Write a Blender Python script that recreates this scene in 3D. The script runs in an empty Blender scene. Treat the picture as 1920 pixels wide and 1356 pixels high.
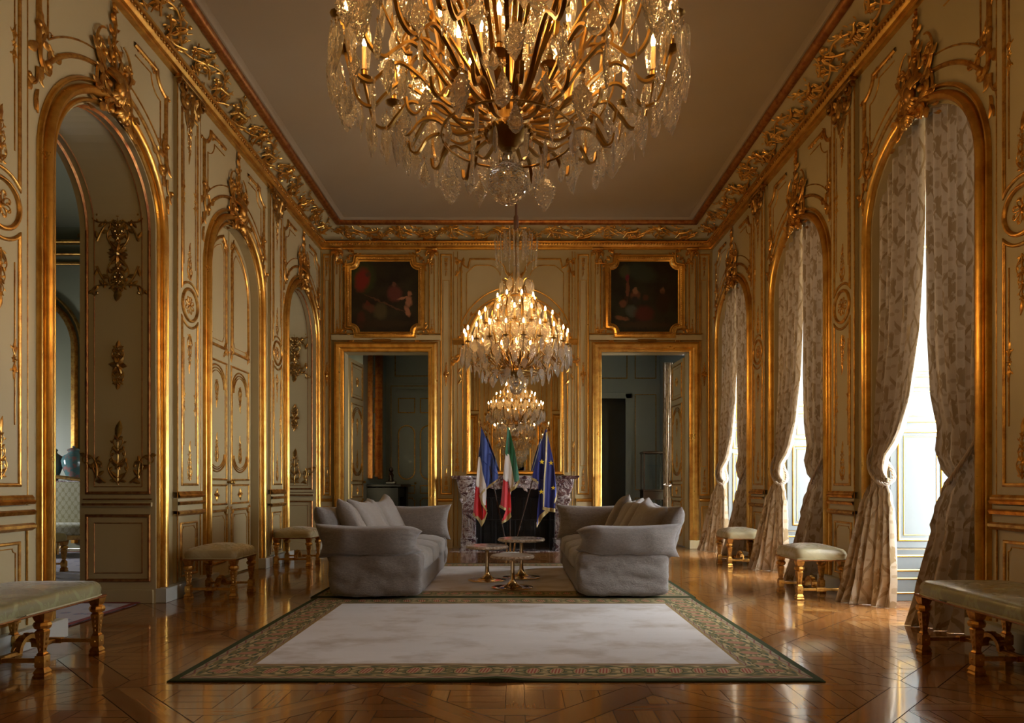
import bpy, bmesh, math, random
from math import pi, sin, cos, sqrt, atan2, radians
from mathutils import Vector, Matrix

scn = bpy.context.scene
# ---------------------------------------------------------------- camera
cam_d = bpy.data.cameras.new('camera')
cam = bpy.data.objects.new('camera', cam_d)
scn.collection.objects.link(cam)
cam.location = (0, 0, 1.15)
cam.rotation_euler = (pi / 2, 0, 0)
cam_d.sensor_width = 36.0
cam_d.lens = 36.0 * 1280 / 1920
cam_d.shift_x = -6 / 1920.0
cam_d.shift_y = (907 - 678) / 1920.0
cam_d.clip_start = 0.02
cam_d.clip_end = 200
scn.camera = cam

# ---------------------------------------------------------------- world, exposure
world = bpy.data.worlds.new('world')
scn.world = world
world.use_nodes = True
wnt = world.node_tree
wnt.nodes['Background'].inputs[0].default_value = (0.90, 0.95, 1.0, 1)
wnt.nodes['Background'].inputs[1].default_value = 28.0
scn.view_settings.view_transform = 'Standard'
scn.view_settings.look = 'None'
scn.view_settings.gamma = 1
scn.view_settings.use_curve_mapping = False
scn.view_settings.exposure = 0.48
BULB = 215.0
cy = scn.cycles
cy.max_bounces = 8
cy.diffuse_bounces = 4
cy.glossy_bounces = 4
cy.transmission_bounces = 6
cy.transparent_max_bounces = 24
cy.sample_clamp_indirect = 6.0
cy.caustics_reflective = False
cy.caustics_refractive = False
cy.use_denoising = True

XL, XR, YE, YB = -3.46, 3.50, 12.10, -0.60
BAYS = [0.60, 3.22, 5.85, 8.48, 11.10]
PIL = [4.53, 7.16, 9.79]
BR = [3.38, 5.93, 8.45, 10.97]      # window bays
PR = [2.10, 4.65, 7.21, 9.71]
AR = 0.765
ARCH_A, ARCH_Z = 0.72, 3.58
ZC = 5.30            # underside of the cornice
ZTOP = 5.66          # ceiling
LTH, RTH, ETH = 0.73, 0.85, 0.30

def portal(loc, rot, sx, sy):
    l = bpy.data.lights.new('window_portal', 'AREA')
    l.shape = 'RECTANGLE'; l.size = sx; l.size_y = sy
    l.cycles.is_portal = True
    o = bpy.data.objects.new('window_portal', l)
    o.location = loc; o.rotation_euler = rot
    scn.collection.objects.link(o)
for yb in BR:
    portal((XR + RTH - 0.02, yb, 2.2), (0, pi / 2, 0), 4.3, 1.5)
portal((3.56, 13.70, 2.0), (0, pi / 2, 0), 3.3, .25)
portal((-3.66, 13.1, 1.9), (0, -pi / 2, 0), 1.8, .9)  # unseen opening, added to bring daylight into the left far room
portal((-10.05, 9.95, 1.6), (0, -pi / 2, 0), 1.2, .8)  # unseen opening, added and sized to light the side room

R = random.Random(7)

# ---------------------------------------------------------------- node helper
class NT:
    def __init__(s, name):
        m = bpy.data.materials.new(name); m.use_nodes = True
        s.m = m; s.t = m.node_tree; s.n = s.t.nodes; s.l = s.t.links
        s.b = s.n['Principled BSDF']
    def put(s, sock, v):
        if isinstance(v, E): s.l.new(v.s, sock)
        elif isinstance(v, (tuple, list)):
            if len(v) == 3 and sock.type == 'RGBA': v = (*v, 1)
            sock.default_value = v
        else: sock.default_value = v
    def node(s, typ, ins=(), **kw):
        n = s.n.new(typ)
        for k, v in kw.items(): setattr(n, k, v)
        for i, v in (ins.items() if isinstance(ins, dict) else enumerate(ins)):
            if v is not None: s.put(n.inputs[i], v)
        return n
    def math(s, op, a, b=0.0, c=None, clamp=False):
        n = s.node('ShaderNodeMath', [a, b] if c is None else [a, b, c], operation=op); n.use_clamp = clamp
        return E(s, n.outputs[0])
    def coord(s, kind='Object'):
        return E(s, s.node('ShaderNodeTexCoord').outputs[kind])
    def sep(s, v):
        n = s.node('ShaderNodeSeparateXYZ', [v]); return [E(s, o) for o in n.outputs]
    def comb(s, x, y, z=0.0):
        return E(s, s.node('ShaderNodeCombineXYZ', [x, y, z]).outputs[0])
    def mapping(s, v, scale=(1, 1, 1), rot=(0, 0, 0), loc=(0, 0, 0)):
        return E(s, s.node('ShaderNodeMapping', {0: v, 1: loc, 2: rot, 3: scale}).outputs[0])
    def noise(s, v, sc, det=3, rough=0.55, dist=0.0):
        n = s.node('ShaderNodeTexNoise', {'Vector': v, 'Scale': sc, 'Detail': det, 'Roughness': rough, 'Distortion': dist})
        return E(s, n.outputs[0])
    def mix(s, f, a, b):
        n = s.n.new('ShaderNodeMix'); n.data_type = 'RGBA'
        s.put(n.inputs[0], f); s.put(n.inputs[6], a); s.put(n.inputs[7], b)
        return E(s, n.outputs[2])
    def ramp(s, f, stops, interp='LINEAR'):
        n = s.node('ShaderNodeValToRGB', [f]); r = n.color_ramp; r.interpolation = interp
        while len(r.elements) < len(stops): r.elements.new(0.5)
        for e, (p, c) in zip(r.elements, stops):
            e.position = p; e.color = (*c, 1) if len(c) == 3 else c
        return E(s, n.outputs[0])
    def bump(s, h, st=0.2, d=0.01):
        n = s.node('ShaderNodeBump', {'Height': h, 'Strength': st, 'Distance': d})
        s.l.new(n.outputs[0], s.b.inputs['Normal'])
    def set(s, **kw):
        al = {'col': 'Base Color', 'rough': 'Roughness', 'metal': 'Metallic', 'trans': 'Transmission Weight', 'ior': 'IOR',
              'coat': 'Coat Weight', 'coatr': 'Coat Roughness', 'sheen': 'Sheen Weight', 'sheenr': 'Sheen Roughness', 'spec': 'Specular IOR Level',
              'emit': 'Emission Color', 'emits': 'Emission Strength', 'sheent': 'Sheen Tint'}
        for k, v in kw.items(): s.put(s.b.inputs[al[k]], v)
        return s
class E:
    def __init__(s, nt, so): s.nt = nt; s.s = so
    def __add__(a, b): return a.nt.math('ADD', a, b)
    __radd__ = __add__
    def __sub__(a, b): return a.nt.math('SUBTRACT', a, b)
    def __rsub__(a, b): return a.nt.math('SUBTRACT', b, a)
    def __mul__(a, b): return a.nt.math('MULTIPLY', a, b)
    __rmul__ = __mul__
    def __truediv__(a, b): return a.nt.math('DIVIDE', a, b)
    def f(a, op, b=0.0): return a.nt.math(op, a, b)
    def lt(a, b, soft=0.0):
        if not soft: return a.nt.math('LESS_THAN', a, b)
        n = a.nt.node('ShaderNodeMapRange', [a, b - soft, b + soft, 1.0, 0.0]); return E(a.nt, n.outputs[0])
    def gt(a, b, soft=0.0):
        if not soft: return a.nt.math('GREATER_THAN', a, b)
        n = a.nt.node('ShaderNodeMapRange', [a, b - soft, b + soft, 0.0, 1.0]); return E(a.nt, n.outputs[0])

M = {}
def mat_paint(name, col, rough=0.42, var=0.05):
    t = NT(name); c = t.coord()
    n = t.noise(c, 1.7, 4)
    dark = tuple(x * (1 - 2 * var) for x in col)
    t.set(col=t.mix(n, dark, col), rough=rough)
    t.bump(t.noise(c, 60, 2), 0.04, 0.002)
    M[name] = t.m
mat_paint('cream_paint', (0.52, 0.43, 0.235))
mat_paint('ceiling_paint', (0.38, 0.31, 0.215), 0.7)
mat_paint('darkened_shutter_paint', (0.15, 0.16, 0.155), 0.85)  # white shutters, colour darkened to grey to offset the strong window light
M['darkened_shutter_paint'].node_tree.nodes['Principled BSDF'].inputs['Specular IOR Level'].default_value = 0.1
mat_paint('grey_paint', (0.30, 0.34, 0.33), 0.45)
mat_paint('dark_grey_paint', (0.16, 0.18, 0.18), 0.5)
mat_paint('side_room_paint', (0.26, 0.26, 0.17), 0.45)
mat_paint('plinth_paint', (0.55, 0.56, 0.50), 0.4)

def mat_gold(name, col, worn, rough, scale=14, amt=(0.42, 0.66)):
    t = NT(name); c = t.coord()
    n = t.noise(c, scale, 5, 0.65)
    k = t.ramp(n, [(amt[0], (0, 0, 0)), (amt[1], (1, 1, 1))])
    t.set(col=t.mix(k, col, worn), rough=t.math('MULTIPLY_ADD', n, 0.25, rough - 0.08), metal=0.92)
    t.bump(t.noise(c, 9, 2), 0.10, 0.003)
    M[name] = t.m
mat_gold('gold', (0.66, 0.37, 0.085), (0.34, 0.15, 0.035), 0.32)
mat_gold('bright_gold', (0.76, 0.46, 0.11), (0.52, 0.26, 0.055), 0.27, 5)
mat_gold('red_gold', (0.44, 0.20, 0.06), (0.26, 0.085, 0.03), 0.38)
mat_gold('old_gold', (0.46, 0.27, 0.07), (0.22, 0.10, 0.03), 0.34, 25)
t = NT('brass'); t.set(col=(0.33, 0.19, 0.045), rough=0.33, metal=1.0); M['brass'] = t.m
t = NT('polished_brass'); t.set(col=(0.80, 0.60, 0.33), rough=0.09, metal=1.0); M['polished_brass'] = t.m
t = NT('mirror_glass'); t.set(col=(0.86, 0.85, 0.80), rough=0.0, metal=1.0); M['mirror_glass'] = t.m
t = NT('black_iron'); t.set(col=(0.010, 0.009, 0.009), rough=0.42, spec=0.25); M['black_iron'] = t.m
t = NT('dark_wood'); c = t.coord()
t.set(col=t.mix(t.noise(t.mapping(c, (2, 2, 18)), 3), (0.020, 0.009, 0.005), (0.06, 0.025, 0.012)), rough=0.25); M['dark_wood'] = t.m

# crystal: clear glass seen through, with reflecting and refracting facets
def mat_crystal(name, tint, mixf, haze=0.0):
    t = NT(name); g = t.n.new('ShaderNodeBsdfGlass'); g.inputs['Roughness'].default_value = 0.0
    g.inputs['IOR'].default_value = 1.5; g.inputs['Color'].default_value = (*tint, 1)
    tr = t.n.new('ShaderNodeBsdfTransparent'); tr.inputs[0].default_value = (*[min(1, x + .02) for x in tint], 1)
    mx = t.n.new('ShaderNodeMixShader'); mx.inputs[0].default_value = mixf
    t.l.new(tr.outputs[0], mx.inputs[1]); t.l.new(g.outputs[0], mx.inputs[2])
    out = mx
    if haze:
        df = t.n.new('ShaderNodeBsdfDiffuse'); df.inputs[0].default_value = (0.95, 0.90, 0.80, 1)
        tl = t.n.new('ShaderNodeBsdfTranslucent'); tl.inputs[0].default_value = (0.95, 0.90, 0.80, 1)
        m1 = t.n.new('ShaderNodeMixShader'); m1.inputs[0].default_value = 0.5; t.l.new(df.outputs[0], m1.inputs[1]); t.l.new(tl.outputs[0], m1.inputs[2])
        out = t.n.new('ShaderNodeMixShader'); out.inputs[0].default_value = haze; t.l.new(mx.outputs[0], out.inputs[1]); t.l.new(m1.outputs[0], out.inputs[2])
    t.l.new(out.outputs[0], t.n['Material Output'].inputs[0]); M[name] = t.m
    return t, g
t, g = mat_crystal('crystal', (0.97, 0.96, 0.93), 0.76, 0.12)
c = t.coord(); bn = t.node('ShaderNodeBump', {'Height': t.noise(c, 30, 2), 'Strength': 0.6, 'Distance': 0.02}); t.l.new(bn.outputs[0], g.inputs['Normal'])
mat_crystal('cut_glass', (0.96, 0.95, 0.93), 0.85, 0.06)
mat_crystal('window_glass', (0.98, 1.0, 1.0), 0.12)
mat_crystal('screen_glass', (0.9, 0.93, 0.95), 0.25)

t = NT('bulb'); t.set(col=(1, .8, .5), emit=(1.0, 0.56, 0.20), emits=BULB); M['bulb'] = t.m
t = NT('candle_wax'); t.set(col=(0.55, 0.36, 0.16), rough=0.5); M['candle_wax'] = t.m
t = NT('rod_cover'); t.set(col=(0.20, 0.11, 0.07), rough=0.7); M['rod_cover'] = t.m

# parquet
t = NT('parquet')
uv = t.coord('UV')
at = t.node('ShaderNodeAttribute', attribute_name='tone'); tone = E(t, at.outputs['Fac'])
g1 = t.noise(t.mapping(uv, (3.5, 55, 1)), 1.0, 5, 0.6, 0.6)
g2 = t.noise(uv, 3.0, 3)
base = t.ramp(tone, [(0.0, (0.15, 0.048, 0.011)), (0.5, (0.31, 0.120, 0.030)), (1.0, (0.52, 0.27, 0.085))])
colr = t.mix(g1 * 0.55, base, (0.13, 0.045, 0.012))
colr = t.mix((g2 * 0.35), colr, (0.36, 0.16, 0.05))
t.set(col=colr, rough=t.math('MULTIPLY_ADD', g2, 0.16, 0.10), coat=0.75, coatr=0.07)
obn = t.noise(t.coord(), 2.6, 2)
t.bump(obn + g1 * 0.04 + tone * 0.02, 0.22, 0.012)
M['parquet'] = t.m
t = NT('floor_gap'); t.set(col=(0.03, 0.012, 0.005), rough=0.6); M['floor_gap'] = t.m

# damask
def damask(t, u, v, px, py):
    a = ((u / px).f('FRACT') - 0.5).f('ABSOLUTE') * 2.0
    b = (v / py).f('FRACT')
    wob = (b * (2 * pi)).f('COSINE')
    og = (a - (wob * 0.30 + 0.5)).f('ABSOLUTE').lt(0.085, 0.015)
    b2 = b - 0.5
    ang = t.math('ARCTAN2', b2, a)
    rad = (a * a * 1.7 + b2 * b2 * 5.0).f('SQRT')
    fl = (rad + (ang * 9.0).f('SINE') * 0.09).lt(0.50, 0.02)
    ring = ((rad - 0.27).f('ABSOLUTE') + (ang * 14.0).f('SINE') * 0.02).lt(0.045, 0.01)
    a3 = 1.0 - a; b3 = ((v / py + 0.5).f('FRACT')) - 0.5
    ang2 = t.math('ARCTAN2', b3, a3)
    rad2 = (a3 * a3 * 2.6 + b3 * b3 * 6.0).f('SQRT')
    fl2 = (rad2 + (ang2 * 7.0).f('SINE') * 0.11).lt(0.42, 0.02)
    ring2 = ((rad2 - 0.20).f('ABSOLUTE')).lt(0.035, 0.01)
    lf = (((u / px * 6.2832 * 3.0).f('SINE')) * ((v / py * 6.2832 * 4.0 + wob * 2.0).f('SINE'))).gt(0.62, 0.05) * 0.6
    p = og.f('MAXIMUM', fl - ring * 0.8).f('MAXIMUM', fl2 - ring2 * 0.8).f('MAXIMUM', lf)
    return p
def mat_damask(name, ca, cb, px, py, rough=0.4, sheen=0.3, trans=0.0, fine=260):
    t = NT(name); uv = t.coord('UV')
    w = t.noise(uv, 9, 2) * 0.035
    u, v, _ = t.sep(uv)
    p = damask(t, u + w, v + w, px, py)
    th = t.noise(t.mapping(uv, (1, .15, 1)), fine, 1)
    c1 = t.mix(p, ca, cb)
    c2 = t.mix(th * 0.35, c1, tuple(x * 0.6 for x in ca))
    t.set(col=c2, rough=t.math('MULTIPLY_ADD', p, -0.18, rough), sheen=sheen, sheenr=0.4)
    t.bump(p * 0.5 + th * 0.3, 0.25, 0.003)
    if trans:
        tl = t.n.new('ShaderNodeBsdfTranslucent'); t.l.new(c2.s, tl.inputs[0])
        mx = t.n.new('ShaderNodeMixShader'); mx.inputs[0].default_value = trans
        t.l.new(t.b.outputs[0], mx.inputs[1]); t.l.new(tl.outputs[0], mx.inputs[2])
        t.l.new(mx.outputs[0], t.n['Material Output'].inputs[0])
    M[name] = t.m
mat_damask('curtain_damask', (0.50, 0.40, 0.275), (0.30, 0.205, 0.10), 0.32, 0.50, 0.42, 0.2, 0.012)
mat_damask('green_damask', (0.27, 0.25, 0.115), (0.43, 0.44, 0.25), 0.34, 0.44, 0.38, 0.3)
mat_damask('pale_silk', (0.44, 0.37, 0.20), (0.54, 0.47, 0.28), 0.30, 0.40, 0.34, 0.3)
mat_damask('settee_silk', (0.50, 0.46, 0.30), (0.34, 0.30, 0.16), 0.10, 0.14, 0.4, 0.3)
t = NT('piping'); t.set(col=(0.46, 0.42, 0.24), rough=0.5); M['piping'] = t.m
t = NT('cord'); t.set(col=(0.42, 0.33, 0.24), rough=0.55, sheen=0.3); M['cord'] = t.m

# chenille
def mat_chenille(name, a, b):
    t = NT(name); c = t.coord()
    n = t.noise(t.mapping(c, (1, 1, 2.2)), 34, 5, 0.75); n2 = t.noise(c, 4.5, 3)
    t.set(col=t.mix(n, a, b), rough=0.62, sheen=0.55, sheenr=0.35)
    t.bump(n * 0.8 + t.noise(c, 260, 2) * 0.4 + n2 * 1.8, 0.6, 0.014)
    M[name] = t.m
mat_chenille('grey_chenille', (0.085, 0.071, 0.060), (0.31, 0.265, 0.225))
mat_chenille('seat_chenille', (0.21, 0.19, 0.165), (0.42, 0.39, 0.345))
mat_chenille('pillow_chenille', (0.17, 0.14, 0.115), (0.36, 0.31, 0.26))

# marble
t = NT('marble'); c = t.coord()
wv = t.noise(c, 4.0, 6, 0.7, 1.2)
n1 = t.noise(c, 3.6, 6, 0.68, 2.2)
colr = t.ramp(n1, [(0.30, (0.03, 0.016, 0.02)), (0.42, (0.10, 0.05, 0.055)), (0.50, (0.22, 0.125, 0.115)), (0.56, (0.50, 0.45, 0.42)), (0.63, (0.11, 0.06, 0.07)), (0.75, (0.36, 0.31, 0.30))])
vn = ((t.noise(c, 3.2, 5, 0.65, 1.8) - 0.5).f('ABSOLUTE')).lt(0.020, 0.012)
t.set(col=t.mix(vn, colr, (0.62, 0.58, 0.56)), rough=0.14, coat=0.3, coatr=0.05); M['marble'] = t.m
t = NT('stone_slab'); c = t.coord()
t.set(col=t.ramp(t.noise(c, 9, 5, 0.6, 1.0), [(0.35, (0.60, 0.49, 0.42)), (0.5, (0.74, 0.68, 0.62)), (0.65, (0.80, 0.77, 0.74))]), rough=0.16, coat=0.4, coatr=0.05); M['stone_slab'] = t.m
t = NT('rough_edge'); c = t.coord()
n = t.noise(c, 38, 5, 0.7)
t.set(col=t.ramp(n, [(0.35, (0.32, 0.19, 0.08)), (0.5, (0.55, 0.45, 0.33)), (0.65, (0.75, 0.68, 0.58))]), rough=0.35, metal=0.25)
t.bump(n, 0.9, 0.02); M['rough_edge'] = t.m

# rugs
def rug_field(name, a, b, stain, amt=0.5):
    t = NT(name); c = t.coord()
    n = t.noise(t.mapping(c, (0.7, 3.2, 1)), 1.3, 5, 0.6)
    f = t.noise(t.mapping(c, (6, 60, 1)), 4, 2)
    s = t.ramp(t.noise(t.mapping(c, (1.0, 1.5, 1), loc=(3.1, .4, 0)), 1.5, 5, 0.62), [(0.50, (0, 0, 0)), (0.68, (1, 1, 1))])
    c1 = t.mix(n, a, b); c1 = t.mix(f * 0.25, c1, tuple(x * .7 for x in a))
    t.set(col=t.mix(s * amt, c1, stain), rough=0.9, sheen=0.25)
    t.bump(f, 0.3, 0.004); M[name] = t.m
rug_field('rug_cream', (0.56, 0.50, 0.445), (0.74, 0.69, 0.65), (0.34, 0.23, 0.12), 0.75)
t = NT('rug_green'); t.set(col=(0.050, 0.060, 0.022), rough=0.95, spec=0.1); M['rug_green'] = t.m
t = NT('rug_gold'); t.set(col=(0.30, 0.19, 0.055), rough=0.95); M['rug_gold'] = t.m
t = NT('rug_beige'); c = t.coord()
u, v, _ = t.sep(t.coord('UV'))
k = ((u * 40.0).f('SINE') * 0.3 + v - 0.5).f('ABSOLUTE').lt(0.16, 0.03)
t.set(col=t.mix(k, (0.30, 0.235, 0.13), (0.20, 0.07, 0.04)), rough=0.95); M['rug_beige'] = t.m
t = NT('rug_border')     # uv: x metres along, y 0..1 across
u, v, _ = t.sep(t.coord('UV'))
cell = (u / 0.145).f('FRACT') - 0.5
vv = v - 0.5
e = ((cell - vv * 0.25) * (cell - vv * 0.25) * 6.5 + vv * vv * 6.0).f('SQRT')
ss = ((cell - vv * 0.25) * 46.0).f('SINE')
oval_c = t.mix(ss.gt(0.0, .3), (0.34, 0.10, 0.065), (0.48, 0.31, 0.19))
outside = t.mix(((u * 27.0 + (v * 19.0).f('SINE') * 1.6).f('SINE')).gt(0.2, .25), (0.20, 0.17, 0.075), (0.46, 0.35, 0.18))
outside = t.mix((((u * 43.0).f('SINE')) * ((v * 26.0).f('SINE'))).gt(0.45, .1), outside, (0.10, 0.12, 0.075))
cc = t.mix(e.lt(0.86, 0.03), outside, (0.10, 0.095, 0.045))
cc = t.mix(e.lt(0.76, 0.03), cc, (0.34, 0.26, 0.12))
cc = t.mix(e.lt(0.60, 0.03), cc, oval_c)
t.set(col=cc, rough=0.95, spec=0.1); M['rug_border'] = t.m
t = NT('persian_rug'); c = t.coord()
vo = t.node('ShaderNodeTexVoronoi', {'Vector': c, 'Scale': 6.5}); vd = E(t, vo.outputs['Distance'])
n = t.noise(c, 11, 4)
c1 = t.mix((vd + n * 0.3).lt(0.42, 0.04), (0.36, 0.31, 0.36), (0.12, 0.13, 0.24))
c1 = t.mix((vd + n * 0.2).lt(0.22, 0.03), c1, (0.34, 0.13, 0.14))
t.set(col=c1, rough=0.95, sheen=0.2); M['persian_rug'] = t.m
t = NT('rug_red'); t.set(col=(0.20, 0.03, 0.025), rough=0.95); M['rug_red'] = t.m

# vase
t = NT('porcelain'); c = t.coord()
n = t.noise(c, 9, 4)
t.set(col=t.mix(n.gt(0.55, .06), (0.10, 0.20, 0.20), (0.34, 0.16, 0.14)), rough=0.08, coat=0.5); M['porcelain'] = t.m

# flag cloths
for nm, col in (('flag_blue', (0.012, 0.045, 0.27)), ('flag_white', (0.72, 0.70, 0.68)), ('flag_red', (0.62, 0.012, 0.018)),
                ('flag_green', (0.004, 0.12, 0.05)), ('flag_navy', (0.008, 0.018, 0.21)), ('flag_star', (0.80, 0.62, 0.03))):
    t = NT(nm); t.set(col=col, rough=0.55, sheen=0.25); M[nm] = t.m
t = NT('fringe'); c = t.coord()
t.set(col=t.mix(t.noise(t.mapping(c, (1, 1, .12)), 220, 2), (0.22, 0.15, 0.04), (0.62, 0.48, 0.18)), rough=0.5); t.bump(t.noise(t.mapping(c, (1, 1, .1)), 260, 1), .5, .004); M['fringe'] = t.m

# canvases: plain generic genre scenes made of soft patches
def mat_canvas(name, bg, blobs, seed):
    t = NT(name); c = t.coord()
    x, y, z = t.sep(c)
    nz = t.noise(t.mapping(c, loc=(seed, 0, 0)), 9, 5, 0.65) - 0.5
    nz2 = t.noise(t.mapping(c, loc=(0, seed, 0)), 14, 4, 0.6) - 0.5
    x = x + nz * 0.10; z = z + nz2 * 0.10
    col = t.mix(t.ramp(t.noise(t.mapping(c, loc=(seed, seed, 0)), 2.6, 5), [(0.4, (0, 0, 0)), (0.7, (1, 1, 1))]), *bg)
    for (bx, bz, rx, rz, an, cl) in blobs:
        dx = x - bx; dz = z - bz
        ca, sa = cos(an), sin(an)
        p = (dx * ca + dz * sa) / rx; q = (dz * ca - dx * sa) / rz
        d = p * p + q * q
        col = t.mix(d.lt(0.9, 0.45), col, cl)
    t.set(col=col, rough=0.35, coat=0.15, coatr=0.2); M[name] = t.m
SK, RD, DR = (0.30, 0.13, 0.065), (0.20, 0.018, 0.014), (0.07, 0.028, 0.018)
mat_canvas('canvas_left', ((0.006, 0.005, 0.004), (0.022, 0.020, 0.010)), [
    (0.38, 0.35, .22, .28, 0, (0.03, 0.045, 0.012)), (0.40, 0.30, .13, .22, .2, RD), (0.30, 0.40, .05, .05, 0, DR),
    (-0.17, 0.06, .14, .15, 0, (0.10, 0.025, 0.022)), (-0.16, .21, .04, .05, 0, (.12, .05, .03)),
    (0.0, -0.12, .42, .014, .42, (0.09, 0.035, 0.02)), (-.42, -.08, .06, .10, 0, SK), (-.43, .06, .035, .045, 0, SK), (-.32, -.02, .11, .022, -.2, SK),
    (-.40, -.26, .045, .10, -.3, SK), (.08, -.25, .13, .15, 0, (0.06, 0.05, 0.022)), (.28, -.19, .12, .08, .5, (.085, .03, .018)),
    (.30, -.12, .045, .045, 0, (.10, .02, .012)), (.42, -.40, .08, .15, 0, (.06, .015, .01)), (0, -.48, .5, .07, 0, (.02, .012, .006))], 3.0)
mat_canvas('canvas_right', ((0.005, 0.005, 0.004), (0.018, 0.024, 0.014)), [
    (.05, .42, .30, .16, .3, (.022, .034, .024)), (.35, .45, .1, .12, 0, (.05, .055, .03)), (.31, .34, .035, .07, 0, (.13, .01, .03)),
    (.30, .12, .03, .19, .05, (.13, .05, .03)), (.16, .02, .09, .09, 0, (.10, .035, .02)), (.16, .10, .045, .06, 0, (.20, .10, .05)), (.17, -.05, .07, .06, 0, (.015, .014, .016)),
    (.38, -.12, .07, .07, 0, (.12, .045, .025)), (.32, -.02, .035, .045, 0, (.03, .012, .008)), (.22, -.25, .12, .11, .3, (.055, .065, .05)),
    (.40, -.38, .13, .04, .2, (.15, .06, .03)), (.0, -.30, .18, .15, 0, (.06, .012, .010)), (-.02, -.02, .05, .06, 0, (.06, .02, .012)),
    (-.32, .10, .05, .06, 0, (.17, .08, .045)), (-.33, -.12, .13, .20, 0, (.016, .008, .006)), (0, -.50, .5, .06, 0, (.03, .018, .01))], 8.0)

# ================================================================ mesh building
def catmull(P, n):
    out = []; P = [Vector(p) for p in P]
    Q = [P[0] * 2 - P[1]] + P + [P[-1] * 2 - P[-2]]
    for i in range(1, len(Q) - 2):
        a, b, c, d = Q[i - 1], Q[i], Q[i + 1], Q[i + 2]
        for k in range(n):
            t = k / n
            out.append(0.5 * ((2 * b) + (c - a) * t + (2 * a - 5 * b + 4 * c - d) * t * t + (3 * b - a - 3 * c + d) * t ** 3))
    out.append(Q[-2]); return out

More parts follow.
